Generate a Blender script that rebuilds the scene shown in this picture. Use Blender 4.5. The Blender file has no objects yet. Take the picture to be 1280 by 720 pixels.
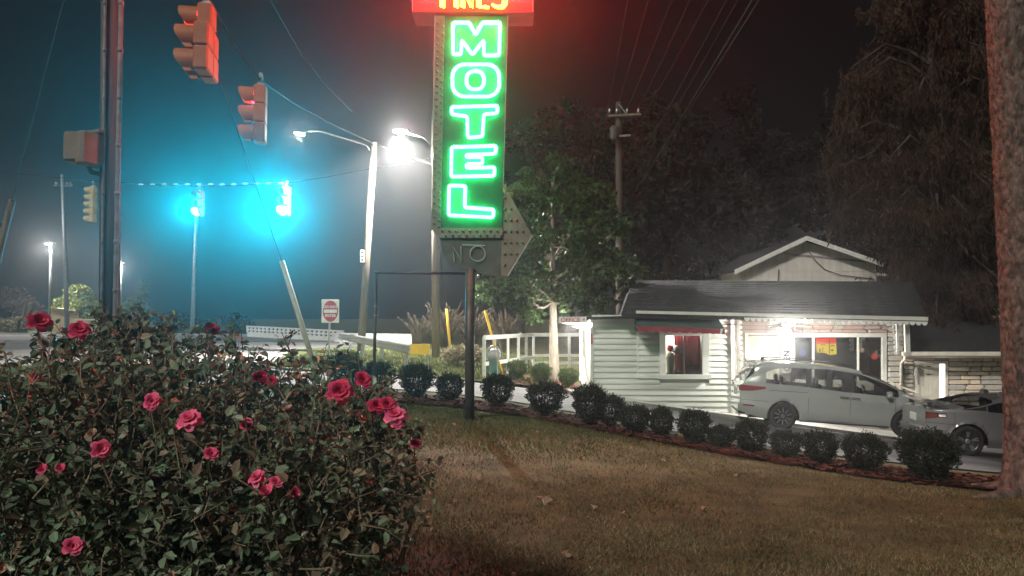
import bpy, bmesh, math, random
import numpy as np
from mathutils import Vector, Matrix, Euler

# ------------------------------------------------------------------ camera, world, sun, exposure
sc = bpy.context.scene
C = sc.collection
R = math.radians
FPX = 924.0                     # focal length in photo pixels (1280 wide)
PITCH = R(2.8)
CAMZ = 1.6
cam = bpy.data.objects.new('camera', bpy.data.cameras.new('camera'))
C.objects.link(cam)
cam.location = (0, 0, CAMZ)
cam.rotation_euler = (R(90) + PITCH, 0, 0)
cam.data.sensor_width = 36
cam.data.lens = 36 * FPX / 1280
cam.data.clip_start = 0.05
cam.data.clip_end = 2000
sc.camera = cam

FILL_EL, FILL_AZ = R(36), R(212)     # fill light added for lamps behind the photographer's left shoulder
w = bpy.data.worlds.new('World'); sc.world = w; w.use_nodes = True
nt = w.node_tree; nt.nodes.clear()
sky = nt.nodes.new('ShaderNodeTexSky'); sky.sky_type = 'NISHITA'; sky.sun_disc = False
sky.sun_elevation = FILL_EL; sky.sun_rotation = FILL_AZ
bg = nt.nodes.new('ShaderNodeBackground'); bg.inputs[1].default_value = 0.0005
out = nt.nodes.new('ShaderNodeOutputWorld')
nt.links.new(sky.outputs[0], bg.inputs[0]); nt.links.new(bg.outputs[0], out.inputs[0])

fill_sun = bpy.data.objects.new('moon', bpy.data.lights.new('moon', 'SUN')); C.objects.link(fill_sun)  # added frontal fill standing in for lamp light from behind the camera
fill_sun.data.energy = 2.45; fill_sun.data.angle = R(6); fill_sun.data.color = (1.0, 0.96, 0.88)
_d = Vector((math.sin(FILL_AZ) * math.cos(FILL_EL), math.cos(FILL_AZ) * math.cos(FILL_EL), math.sin(FILL_EL)))
fill_sun.rotation_euler = (_d).to_track_quat('Z', 'Y').to_euler()

sc.view_settings.view_transform = 'Standard'; sc.view_settings.look = 'None'
sc.view_settings.exposure = 0.0; sc.view_settings.gamma = 1.0
sc.view_settings.use_curve_mapping = False
cy = sc.cycles
cy.volume_bounces = 0; cy.max_bounces = 5; cy.diffuse_bounces = 2; cy.glossy_bounces = 3
cy.transparent_max_bounces = 12; cy.transmission_bounces = 4
cy.sample_clamp_indirect = 4.0; cy.caustics_reflective = False; cy.caustics_refractive = False
cy.use_denoising = True

# ------------------------------------------------------------------ helpers
def Wp(px, py, D):
    """photo pixel seen at distance D along the view -> point in the place"""
    v = Vector(((px - 640) / FPX, (360 - py) / FPX, -1.0))
    v = Euler(cam.rotation_euler).to_matrix() @ v
    return Vector((v.x * D / v.y, D, CAMZ + v.z * D / v.y))

def rng(seed): return random.Random(seed)

_mats = {}
def mat(name, c1, c2=None, scale=6.0, rough=0.7, metal=0.0, bump=0.0, bscale=None, stretch=None, island=0.0,
        spec=0.4, trans=0.0, emit=None, estr=0.0, coat=0.0, detail=6.0):
    if name in _mats: return _mats[name]
    m = bpy.data.materials.new(name); m.use_nodes = True
    n = m.node_tree.nodes; l = m.node_tree.links
    p = n['Principled BSDF']
    p.inputs['Roughness'].default_value = rough
    p.inputs['Metallic'].default_value = metal
    p.inputs['Specular IOR Level'].default_value = spec
    p.inputs['Coat Weight'].default_value = coat
    col = None
    tc = n.new('ShaderNodeTexCoord'); vec = tc.outputs['Object']
    if stretch:
        mp = n.new('ShaderNodeMapping'); mp.inputs['Scale'].default_value = stretch
        l.new(vec, mp.inputs['Vector']); vec = mp.outputs[0]
    if c2 is not None:
        no = n.new('ShaderNodeTexNoise'); no.inputs['Scale'].default_value = scale; no.inputs['Detail'].default_value = detail
        l.new(vec, no.inputs['Vector'])
        cr = n.new('ShaderNodeValToRGB'); cr.color_ramp.elements[0].position = .32; cr.color_ramp.elements[1].position = .68
        cr.color_ramp.elements[0].color = (*c1, 1); cr.color_ramp.elements[1].color = (*c2, 1)
        l.new(no.outputs['Fac'], cr.inputs[0]); col = cr.outputs[0]
    else:
        rgb = n.new('ShaderNodeRGB'); rgb.outputs[0].default_value = (*c1, 1); col = rgb.outputs[0]
    if island:
        ge = n.new('ShaderNodeNewGeometry')
        hs = n.new('ShaderNodeHueSaturation')
        mr = n.new('ShaderNodeMapRange'); mr.inputs['To Min'].default_value = 1 - island; mr.inputs['To Max'].default_value = 1 + island
        mh = n.new('ShaderNodeMapRange'); mh.inputs['To Min'].default_value = .5 - .05 * island; mh.inputs['To Max'].default_value = .5 + .02 * island
        l.new(ge.outputs['Random Per Island'], mr.inputs['Value']); l.new(mr.outputs[0], hs.inputs['Value'])
        l.new(ge.outputs['Random Per Island'], mh.inputs['Value']); l.new(mh.outputs[0], hs.inputs['Hue'])
        l.new(col, hs.inputs['Color']); col = hs.outputs[0]
    l.new(col, p.inputs['Base Color'])
    if bump:
        nb = n.new('ShaderNodeTexNoise'); nb.inputs['Scale'].default_value = bscale or scale * 3; nb.inputs['Detail'].default_value = 8
        l.new(vec, nb.inputs['Vector'])
        b = n.new('ShaderNodeBump'); b.inputs['Strength'].default_value = bump; b.inputs['Distance'].default_value = 0.02
        l.new(nb.outputs['Fac'], b.inputs['Height']); l.new(b.outputs[0], p.inputs['Normal'])
    if emit:
        p.inputs['Emission Color'].default_value = (*emit, 1); p.inputs['Emission Strength'].default_value = estr
    if trans:      # light through a leaf
        t = n.new('ShaderNodeBsdfTranslucent'); l.new(col, t.inputs[0])
        mx = n.new('ShaderNodeMixShader'); mx.inputs[0].default_value = trans
        l.new(p.outputs[0], mx.inputs[1]); l.new(t.outputs[0], mx.inputs[2])
        l.new(mx.outputs[0], n['Material Output'].inputs[0])
    _mats[name] = m
    return m

def glow(name, c, s):
    if name in _mats: return _mats[name]
    m = bpy.data.materials.new(name); m.use_nodes = True
    n = m.node_tree.nodes; n.clear()
    e = n.new('ShaderNodeEmission'); e.inputs[0].default_value = (*c, 1); e.inputs[1].default_value = s
    o = n.new('ShaderNodeOutputMaterial'); m.node_tree.links.new(e.outputs[0], o.inputs[0])
    _mats[name] = m; return m

def glass(name, tint, refl=0.12, rough=0.03):
    if name in _mats: return _mats[name]
    m = bpy.data.materials.new(name); m.use_nodes = True
    n = m.node_tree.nodes; l = m.node_tree.links; n.clear()
    t = n.new('ShaderNodeBsdfTransparent'); t.inputs[0].default_value = (*tint, 1)
    g = n.new('ShaderNodeBsdfGlossy'); g.inputs['Roughness'].default_value = rough
    f = n.new('ShaderNodeFresnel'); f.inputs[0].default_value = 1.5
    a = n.new('ShaderNodeMath'); a.operation = 'ADD'; a.use_clamp = True; a.inputs[1].default_value = refl
    mx = n.new('ShaderNodeMixShader'); o = n.new('ShaderNodeOutputMaterial')
    l.new(f.outputs[0], a.inputs[0]); l.new(a.outputs[0], mx.inputs[0])
    l.new(t.outputs[0], mx.inputs[1]); l.new(g.outputs[0], mx.inputs[2]); l.new(mx.outputs[0], o.inputs[0])
    _mats[name] = m; return m

class MB:
    """collects shapes and links them as ONE mesh object"""
    def __init__(s): s.v = []; s.f = []; s.mi = []; s.cm = 0
    def add(s, vs, fs):
        o = len(s.v); s.v += [tuple(v) for v in vs]
        for f in fs: s.f.append(tuple(i + o for i in f)); s.mi.append(s.cm)
        return s
    def box(s, c, size, M=None, bev=0.0):
        c = Vector(c); hx, hy, hz = [q / 2 for q in size]
        if bev:
            b = min(bev, hx * .9, hy * .9, hz * .9); vs = []; 
            bm = bmesh.new(); bmesh.ops.create_cube(bm, size=1, matrix=Matrix.Diagonal((size[0], size[1], size[2], 1)))
            bmesh.ops.bevel(bm, geom=bm.edges[:], offset=b, segments=1, affect='EDGES')
            vs = [v.co.copy() for v in bm.verts]; bm.verts.index_update()
            fs = [[v.index for v in f.verts] for f in bm.faces]; bm.free()
        else:
            vs = [Vector((x, y, z)) for x in (-hx, hx) for y in (-hy, hy) for z in (-hz, hz)]
            fs = [(0, 1, 3, 2), (4, 6, 7, 5), (0, 4, 5, 1), (2, 3, 7, 6), (0, 2, 6, 4), (1, 5, 7, 3)]
        if M is not None: vs = [M @ v for v in vs]
        return s.add([v + c for v in vs], fs)
    def tube(s, pts, r, n=6, cap=True):
        pts = [Vector(p) for p in pts]
        if not hasattr(r, '__len__'): r = [r] * len(pts)
        vs = []; prev = None
        for i, p in enumerate(pts):
            t = (pts[min(i + 1, len(pts) - 1)] - pts[max(i - 1, 0)])
            if t.length < 1e-9: t = Vector((0, 0, 1))
            t.normalize()
            if prev is None:
                a = t.orthogonal().normalized()
            else:
                a = prev - t * prev.dot(t)
                a = a.normalized() if a.length > 1e-6 else t.orthogonal().normalized()
            prev = a; b = t.cross(a)
            for k in range(n):
                an = 2 * math.pi * k / n
                vs.append(p + (a * math.cos(an) + b * math.sin(an)) * r[i])
        fs = []
        for i in range(len(pts) - 1):
            for k in range(n):
                k2 = (k + 1) % n
                fs.append((i * n + k, i * n + k2, (i + 1) * n + k2, (i + 1) * n + k))
        if cap:
            fs.append(tuple(range(n))[::-1]); fs.append(tuple(range((len(pts) - 1) * n, len(pts) * n)))
        return s.add(vs, fs)
    def lathe(s, c, prof, n=16, axis=None):
        c = Vector(c); vs = []; fs = []
        M = Vector((0, 0, 1)).rotation_difference(Vector(axis)).to_matrix() if axis is not None else None
        for (r, z) in prof:
            for k in range(n):
                a = 2 * math.pi * k / n
                p = Vector((r * math.cos(a), r * math.sin(a), z))
                vs.append((M @ p if M else p) + c)
        for i in range(len(prof) - 1):
            for k in range(n):
                k2 = (k + 1) % n
                fs.append((i * n + k, i * n + k2, (i + 1) * n + k2, (i + 1) * n + k))
        fs.append(tuple(range(n))[::-1]); fs.append(tuple(range((len(prof) - 1) * n, len(prof) * n)))
        return s.add(vs, fs)
    def prism(s, poly, d):
        """poly: list of points in the place; d: extrusion vector"""
        d = Vector(d); n = len(poly); vs = [Vector(p) for p in poly] + [Vector(p) + d for p in poly]
        fs = [tuple(range(n)), tuple(range(n, 2 * n))[::-1]]
        for i in range(n): fs.append((i, (i + 1) % n + 0, (i + 1) % n + n, i + n))
        return s.add(vs, fs)
    def leaf(s, p, d, nrm, L, Wd):
        """folded pointed leaf of four triangles"""
        side = d.cross(nrm); 
        if side.length < 1e-6: return
        side.normalize(); up = side.cross(d).normalized()
        m = p + d * (L * .5)
        s.add([p, m + side * Wd / 2 + up * Wd * .18, p + d * L - up * Wd * .12, m - side * Wd / 2 + up * Wd * .18], [(0, 1, 2), (0, 2, 3)])
    def leaf6(s, p, d, nrm, L, Wd):
        """oval leaf folded along its midrib, six rim points"""
        side = d.cross(nrm)
        if side.length < 1e-6: return
        side.normalize(); up = side.cross(d).normalized(); a = p + d * (L * .3); b = p + d * (L * .7) - up * L * .05; t = p + d * L - up * L * .16; h = Wd / 2
        s.add([p, a + side * h + up * h * .3, b + side * h * .8 + up * h * .2, t, b - side * h * .8 + up * h * .2, a - side * h + up * h * .3, a - up * h * .1, b - up * h * .1],
              [(0, 1, 6), (0, 6, 5), (1, 2, 7, 6), (6, 7, 4, 5), (2, 3, 7), (7, 3, 4)])
    def build(s, name, mats, parent=None, base=None, smooth=False):
        me = bpy.data.meshes.new(name)
        v = s.v
        if base is not None: v = [(a - base[0], b - base[1], c - base[2]) for a, b, c in v]
        me.from_pydata(v, [], s.f)
        if not isinstance(mats, (list, tuple)): mats = [mats]
        for m in mats: me.materials.append(m)
        if len(mats) > 1: me.polygons.foreach_set('material_index', s.mi)
        if smooth: me.polygons.foreach_set('use_smooth', [True] * len(me.polygons))
        bm = bmesh.new(); bm.from_mesh(me); bmesh.ops.recalc_face_normals(bm, faces=bm.faces); bm.to_mesh(me); bm.free()
        o = bpy.data.objects.new(name, me); C.objects.link(o)
        if parent is not None: o.parent = parent
        return o

def tag(o, label=None, cat=None, group=None, kind=None):
    if label: o['label'] = label
    if cat: o['category'] = cat
    if group: o['group'] = group
    if kind: o['kind'] = kind
    return o
def empty(name, loc, label, cat, group=None, rz=0.0):
    o = bpy.data.objects.new(name, None); C.objects.link(o); o.location = loc; o.rotation_euler = (0, 0, rz)
    o.empty_display_size = .2
    return tag(o, label, cat, group)
def copy_tree(o, parent=None):
    c = o.copy(); C.objects.link(c); c.parent = parent
    for ch in [q for q in bpy.data.objects if q.parent == o]: copy_tree(ch, c)
    return c
def lamp(name, kind, loc, power, color, parent, radius=.1, base=(0, 0, 0), **kw):
    L = bpy.data.lights.new(name, kind); L.energy = power; L.color = color; L.shadow_soft_size = radius
    for k, v in kw.items(): setattr(L, k, v)
    o = bpy.data.objects.new(name, L); C.objects.link(o); o.location = Vector(loc) - Vector(base); o.parent = parent
    return o
def text_mesh(txt, size, depth=.004, bold=0.0):
    cu = bpy.data.curves.new('t', 'FONT'); cu.body = txt; cu.size = size; cu.extrude = depth; cu.offset = bold
    cu.align_x = 'CENTER'; cu.align_y = 'CENTER'; cu.resolution_u = 3
    t = bpy.data.objects.new('t', cu); C.objects.link(t)
    dg = bpy.context.evaluated_depsgraph_get(); me = bpy.data.meshes.new_from_object(t.evaluated_get(dg))
    bpy.data.objects.remove(t); bpy.data.curves.remove(cu)
    return me
def put_text(name, txt, size, loc, rot, m, parent, base, sx=1.0, bold=0.0, depth=.004):
    me = text_mesh(txt, size, depth, bold); me.materials.clear(); me.materials.append(m); me.name = name
    o = bpy.data.objects.new(name, me); C.objects.link(o); o.parent = parent
    o.location = Vector(loc) - Vector(base); o.rotation_euler = rot; o.scale = (sx, 1, 1)
    return o
def catenary(a, b, sag, n=14):
    a = Vector(a); b = Vector(b)
    return [a.lerp(b, t / n) - Vector((0, 0, 4 * sag * (t / n) * (1 - t / n))) for t in range(n + 1)]
def wire(pts, r, m, label, group='overhead wires and cables', name='overhead_wire'):
    o = MB().tube(pts, r, 4).build(name, m)
    return tag(o, label, 'wire', group)

# ------------------------------------------------------------------ terrain
_ctrl = [(0, 0, 0), (-4, 2, 0), (4, 2, 0), (0, 4.7, 0), (3.2, 4.7, -.03), (-6, 6, .05), (-12, 0, 0), (12, 0, -.3), (0, -15, .1), (-30, -15, 0), (30, -15, -.8)]
for q in [(587, 523, 12), (430, 492, 14.8), (520, 499, 14.2), (622, 508, 13.6), (682, 522, 13.2), (735, 535, 12.8), (793, 543, 12.4), (868, 556, 11.8),
          (939, 568, 11.3), (1026, 582, 10.6), (1080, 593, 10.1), (1160, 606, 9.4), (1262, 612, 8.6), (900, 640, 7.2), (620, 600, 8.2),
          (620, 489, 17), (700, 502, 17), (987, 537, 19.3), (1128, 553, 18.4), (1208, 572, 15.6), (1300, 580, 15.0), (740, 498, 22), (830, 510, 22), (915, 522, 22), (1200, 560, 22),
          (605, 476, 22), (676, 479, 22.5), (722, 466, 29), (667, 462, 29), (495, 462, 23), (520, 452, 26), (410, 448, 28), (440, 436, 34), (250, 462, 24), (60, 456, 27), (390, 470, 20),
          (300, 440, 34), (100, 437, 36), (60, 418.5, 57), (280, 420, 57), (440, 425, 55), (545, 458, 26), (20, 410, 75)]:
    p = Wp(*q); _ctrl.append((p.x, p.y, p.z))
_ctrl += [(20, 40, -1.0), (8, 34, -.6), (40, 30, -1.5), (16, 24, -1.6), (16, 9, -.9), (-60, 60, .9), (0, 60, .3), (60, 70, -.5), (-60, 20, .2), (0, 120, 2), (-90, 120, 2), (90, 120, 1), (200, 300, 2), (-200, 300, 3), (0, 320, 3), (-250, 0, 0), (250, 0, -1)]
_cp = np.array(_ctrl)
def _tps_fit(P, lam=0.6):
    n = len(P); d = np.hypot(P[:, None, 0] - P[None, :, 0], P[:, None, 1] - P[None, :, 1])
    K = np.where(d > 0, d * d * np.log(d + 1e-12), 0) + lam * np.eye(n) * 10
    A = np.zeros((n + 3, n + 3)); A[:n, :n] = K; A[:n, n] = 1; A[:n, n + 1:] = P[:, :2]; A[n, :n] = 1; A[n + 1:, :n] = P[:, :2].T
    return np.linalg.solve(A, np.concatenate([P[:, 2], np.zeros(3)]))
_tw = _tps_fit(_cp)
def gz(x, y):
    x = np.asarray(x, float); y = np.asarray(y, float)
    d = np.hypot(x[..., None] - _cp[:, 0], y[..., None] - _cp[:, 1])
    k = d * d * np.log(d + 1e-12)
    return k @ _tw[:len(_cp)] + _tw[-3] + _tw[-2] * x + _tw[-1] * y
def g(x, y): return float(gz(np.array([x]), np.array([y]))[0])
def gp(x, y, dz=0.0): return Vector((x, y, g(x, y) + dz))

def grid_mesh(name, xs, ys, m, dz=0.0, keep=None):
    X, Y = np.meshgrid(xs, ys); Z = gz(X.ravel(), Y.ravel()).reshape(X.shape) + dz
    V = np.stack([X, Y, Z], -1).reshape(-1, 3); nx = len(xs); F = []
    for j in range(len(ys) - 1):
        for i in range(nx - 1):
            F.append((j * nx + i, j * nx + i + 1, (j + 1) * nx + i + 1, (j + 1) * nx + i))
    me = bpy.data.meshes.new(name); me.from_pydata(V.tolist(), [], F); me.materials.append(m)
    me.polygons.foreach_set('use_smooth', [True] * len(me.polygons))
    o = bpy.data.objects.new(name, me); C.objects.link(o); return o

def sheet(name, near, far, m, dz, n=60, k=14, kind='structure', jit=0.0, seed=1, skirt=0.0):
    """draped sheet between two polylines of (x, y)"""
    def resample(P, n):
        P = np.array(P, float); s = np.concatenate([[0], np.cumsum(np.hypot(*np.diff(P, axis=0).T))]); t = np.linspace(0, s[-1], n)
        return np.stack([np.interp(t, s, P[:, 0]), np.interp(t, s, P[:, 1])], -1)
    A = resample(near, n); B = resample(far, n); r = np.random.RandomState(seed)
    if jit: A += r.uniform(-jit, jit, A.shape); B += r.uniform(-jit, jit, B.shape)
    t = np.linspace(0, 1, k)[:, None, None]; G = A[None] * (1 - t) + B[None] * t
    Z = gz(G[..., 0].ravel(), G[..., 1].ravel()).reshape(G.shape[:2]) + dz
    V = np.concatenate([G, Z[..., None]], -1).reshape(-1, 3).tolist()
    F = [(j * n + i, j * n + i + 1, (j + 1) * n + i + 1, (j + 1) * n + i) for j in range(k - 1) for i in range(n - 1)]
    if skirt:     # thickness at the edges
        o = len(V); ring = list(range(n)) + [j * n + n - 1 for j in range(1, k)] + [(k - 1) * n + i for i in range(n - 2, -1, -1)] + [j * n for j in range(k - 2, 0, -1)]
        for q in ring: V.append([V[q][0], V[q][1], V[q][2] - skirt])
        L = len(ring); F += [(ring[q], ring[(q + 1) % L], o + (q + 1) % L, o + q) for q in range(L)]
    me = bpy.data.meshes.new(name); me.from_pydata(V, [], F); me.materials.append(m)
    ob = bpy.data.objects.new(name, me); C.objects.link(ob); ob['kind'] = kind; return ob
# ------------------------------------------------------------------ materials
M_lawn = mat('lawn', (.062, .060, .028), (.125, .122, .062), 2.2, .95, bump=.8, bscale=60, spec=.1)
M_asph = mat('asphalt', (.10, .10, .105), (.17, .168, .165), 1.2, .8, bump=.35, bscale=90, spec=.3)
M_road = mat('road', (.20, .195, .185), (.30, .29, .275), .35, .85, bump=.2, bscale=60, stretch=(.25, 1, 1), spec=.2)
M_conc = mat('concrete', (.30, .29, .27), (.42, .41, .38), 2, .85, bump=.3, bscale=40)
M_mulch = mat('mulch', (.05, .022, .016), (.13, .058, .042), 14, .95, bump=1.0, bscale=40, spec=.1, island=.5)
M_wood = mat('pole_wood', (.10, .078, .055), (.20, .16, .115), 9, .85, stretch=(1, 1, .08), bump=.5, bscale=26)
M_dkwood = mat('dark_pole_wood', (.045, .042, .038), (.10, .09, .08), 9, .85, stretch=(1, 1, .08), bump=.6, bscale=26)
M_steel = mat('galvanised_steel', (.32, .33, .33), (.45, .46, .46), 8, .45, metal=.7, bump=.05)
M_dkst = mat('dark_painted_steel', (.05, .052, .05), (.10, .095, .085), 7, .5, metal=.3, bump=.15)
M_wht = mat('white_paint', (.62, .62, .58), (.78, .78, .74), 5, .6, bump=.1)
M_cream = mat('cream_paint', (.60, .56, .46), (.72, .68, .57), 4, .6, bump=.08)
M_yel = mat('yellow_plastic', (.75, .45, .03), (.85, .55, .06), 4, .5)
M_sig_redlit = mat('signal_redlit', (.36, .10, .024), (.45, .14, .038), 5, .5, bump=.05)  # red light falling on the housings is put into this orange paint
M_sigt = mat('signal_tan', (.17, .125, .085), (.22, .165, .115), 4, .5, bump=.05)
M_blk = mat('black', (.012, .012, .013), None, rough=.5)
M_wire = mat('wire', (.03, .03, .03), (.06, .06, .06), 6, .8, spec=.1)

# ------------------------------------------------------------------ ground, driveway, road
xs = np.concatenate([np.linspace(-260, -42, 26), np.arange(-40, -14, 2), np.arange(-14, 14, .4), np.arange(14, 40, 2), np.linspace(42, 260, 26)])
ys = np.concatenate([np.linspace(-60, -6, 14), np.arange(-4, 1, 1), np.arange(1, 30, .4), np.arange(30, 62, 2), np.linspace(64, 330, 30)])
tag(grid_mesh('lawn', xs, ys, M_lawn), kind='structure')
NEAR = [(-7.5, 17.0), (-5, 16.6), (-3, 16.0), (-1.5, 15.6), (0, 15.0), (1.5, 14.3), (3, 13.3), (5, 12.1), (7, 11.2), (12, 10.2), (18, 9.8)]
FAR = [(-9.2, 25.2), (-6.5, 21.6), (-4.5, 20.6), (-2.5, 20.3), (-.5, 20.3), (1.2, 20.6), (3, 21.5), (6, 22.5), (9, 23.2), (13, 23.2), (18, 23.2)]
sheet('driveway', NEAR, FAR, M_asph, .022, n=110, k=46)
sheet('concrete_walk', [(1.6, 20.0), (2.4, 20.6), (4.2, 21.0), (6.6, 21.1), (9.5, 21.2), (13, 21.2), (16, 21.2)],
      [(1.6, 21.6), (2.4, 21.98), (4.2, 21.98), (6.6, 21.98), (9.5, 23.0), (13, 23.0), (16, 23.0)], M_conc, .12, n=50, k=6, skirt=.13)
sheet('road', [(-75, 26), (-30, 26.5), (-14, 26.0), (-9.5, 24.6), (-7.3, 18.5), (-7.6, 17.0)], [(-75, 57), (-40, 57), (-26, 57), (-18, 57), (-12.5, 56), (-7, 44)], M_road, .035, n=90, k=40)
sheet('far_kerb', [(-75, 57), (-40, 57), (-18, 57.2)], [(-75, 57.6), (-40, 57.6), (-18, 57.8)], M_conc, .15, n=40, k=3, skirt=.15)
sheet('grass_island', [(-7.7, 23.0), (-6.2, 21.9), (-4.6, 20.9), (-2.4, 20.6), (.9, 20.9), (1.5, 21.4)], [(-10.0, 34.), (-7.8, 36.), (-4, 38), (-1, 38), (2, 34), (2.2, 26)],
      mat('island_grass', (.05, .07, .025), (.13, .14, .06), 3, .95, bump=.8, bscale=50, spec=.1), .055, n=60, k=30)
sheet('mulch_bed', [(-3.2, 13.9), (-1.6, 13.3), (0, 12.9), (1.3, 12.3), (2.6, 11.4), (3.8, 10.4), (4.8, 9.3), (6.2, 8.2)],
      [(-3.2, 15.3), (-1.6, 14.7), (0, 14.2), (1.4, 13.6), (3, 12.5), (4.4, 11.5), (5.6, 10.6), (7.4, 9.8)], M_mulch, .028, n=80, k=10, jit=.09, seed=4)
sheet('mulch_bed', [(-.6, 20.9), (.3, 20.75), (1.0, 20.9), (1.9, 21.3)], [(-.5, 24.5), (.4, 24.9), (1.4, 24.9), (2.2, 24.4)], M_mulch, .09, n=40, k=16, jit=.08, seed=6)

# mulch chips and grass blades, nobody could count them
rr = rng(5); mb = MB()
for i in range(7000):
    t = rr.random(); k = t * 7; a = int(min(6, k)); u = k - a
    N = [(-3.2, 13.9), (-1.6, 13.3), (0, 12.9), (1.3, 12.3), (2.6, 11.4), (3.8, 10.4), (4.8, 9.3), (6.2, 8.2)]
    F_ = [(-3.2, 15.3), (-1.6, 14.7), (0, 14.2), (1.4, 13.6), (3, 12.5), (4.4, 11.5), (5.6, 10.6), (7.4, 9.8)]
    s = rr.random() * 1.02 - .02
    nx = N[a][0] + (N[a + 1][0] - N[a][0]) * u; ny = N[a][1] + (N[a + 1][1] - N[a][1]) * u
    fx = F_[a][0] + (F_[a + 1][0] - F_[a][0]) * u; fy = F_[a][1] + (F_[a + 1][1] - F_[a][1]) * u
    x = nx + (fx - nx) * s; y = ny + (fy - ny) * s
    an = rr.random() * 6.28; L = rr.uniform(.02, .07); d = Vector((math.cos(an), math.sin(an), rr.uniform(-.3, .4))) * L; e = Vector((-math.sin(an), math.cos(an), rr.uniform(-.5, .5))) * L * .35
    p = Vector((x, y, 0)); mb.add([p - d - e, p + d - e, p + d + e, p - d + e], [(0, 1, 2, 3)])
vz = gz([v[0] for v in mb.v], [v[1] for v in mb.v]); mb.v = [(v[0], v[1], v[2] + float(z) + .045) for v, z in zip(mb.v, vz)]
tag(mb.build('mulch_chips', M_mulch), 'loose reddish brown bark chips under the row of round shrubs', 'mulch', kind='stuff')

def blades(name, n, region, h0, h1, m, label, seed):
    r = np.random.RandomState(seed); P = region(r, n); n = len(P)
    z = gz(P[:, 0], P[:, 1]) + .0; an = r.uniform(0, 6.28, n); h = r.uniform(h0, h1, n); wd = h * .11 + .002; ln = r.normal(0, .5, (n, 2)) * h[:, None]
    if name != 'grass': z = z + .055
    a = np.stack([P[:, 0] - np.cos(an) * wd, P[:, 1] - np.sin(an) * wd, z], -1); b = np.stack([P[:, 0] + np.cos(an) * wd, P[:, 1] + np.sin(an) * wd, z], -1)
    c = np.stack([P[:, 0] + ln[:, 0], P[:, 1] + ln[:, 1], z + h], -1)
    V = np.stack([a, b, c], 1).reshape(-1, 3)
    me = bpy.data.meshes.new(name); me.vertices.add(3 * n); me.vertices.foreach_set('co', V.ravel())
    me.loops.add(3 * n); me.loops.foreach_set('vertex_index', np.arange(3 * n)); me.polygons.add(n)
    me.polygons.foreach_set('loop_start', np.arange(0, 3 * n, 3)); me.polygons.foreach_set('loop_total', np.full(n, 3)); me.update(); me.validate()
    me.materials.append(m); o = bpy.data.objects.new(name, me); C.objects.link(o); tag(o, label, 'grass', kind='stuff')
def lawn_region(r, n):
    y = 4.2 + 11.5 * r.rand(n * 2) ** 1.45; x = r.uniform(-.62, .72, n * 2) * y
    edge = np.interp(x, [-20, -3.2, -1.6, 0, 1.3, 2.6, 3.8, 4.8, 6.2, 9], [14, 13.9, 13.3, 12.9, 12.3, 11.4, 10.4, 9.3, 8.2, 7.0]) + r.normal(0, .12, n * 2)
    nz = np.sin(x * 2.1 + np.sin(y * 1.3) * 1.5) * np.sin(y * 1.7 + np.sin(x * .9) * 2) + .6 * np.sin(x * 5.3 + 1) * np.sin(y * 4.1 + 2 * np.sin(x))
    k = (y < edge) & (r.rand(n * 2) < .62 + .42 * nz); return np.stack([x[k], y[k]], -1)[:n]
M_dry = mat('dry_grass', (.072, .058, .027), (.195, .162, .084), .9, .8, spec=.15, island=.5)
M_grn = mat('green_grass', (.06, .075, .022), (.13, .14, .055), 1.3, .8, spec=.15, island=.5)
blades('grass', 150000, lawn_region, .012, .034, M_dry, 'short dry brownish lawn grass in front of the motel sign', 11)
def green_region(r, n):
    y = r.uniform(9.5, 13.6, n * 3); x = r.normal(-.6, 1.6, n * 3); k = (y < 12.6 + .25 * np.abs(x)) & (x > -4) & (x < 3) & (r.rand(n * 3) < (y - 9) / 4)
    return np.stack([x[k], y[k]], -1)[:n]
blades('grass', 26000, green_region, .02, .055, M_grn, 'greener lawn grass around the foot of the sign pole', 12)
def island_region(r, n):
    y = r.uniform(20.8, 32, n * 2); x = r.uniform(-8.2, 1.4, n * 2); k = (x > -7.4 - (y - 23) * .18) & (y > 20.9 + np.clip(-x - 4.5, 0, 9) * .8)
    return np.stack([x[k], y[k]], -1)[:n]
blades('island_grass_blades', 26000, island_region, .05, .13, M_grn, 'green grass on the island around the guard rail', 13)
def left_region(r, n):
    y = r.uniform(15, 26, n); x = r.uniform(-20, -8, n); return np.stack([x, y], -1)
blades('grass', 24000, left_region, .05, .14, M_grn, 'green verge grass along the near edge of the road', 14)

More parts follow.
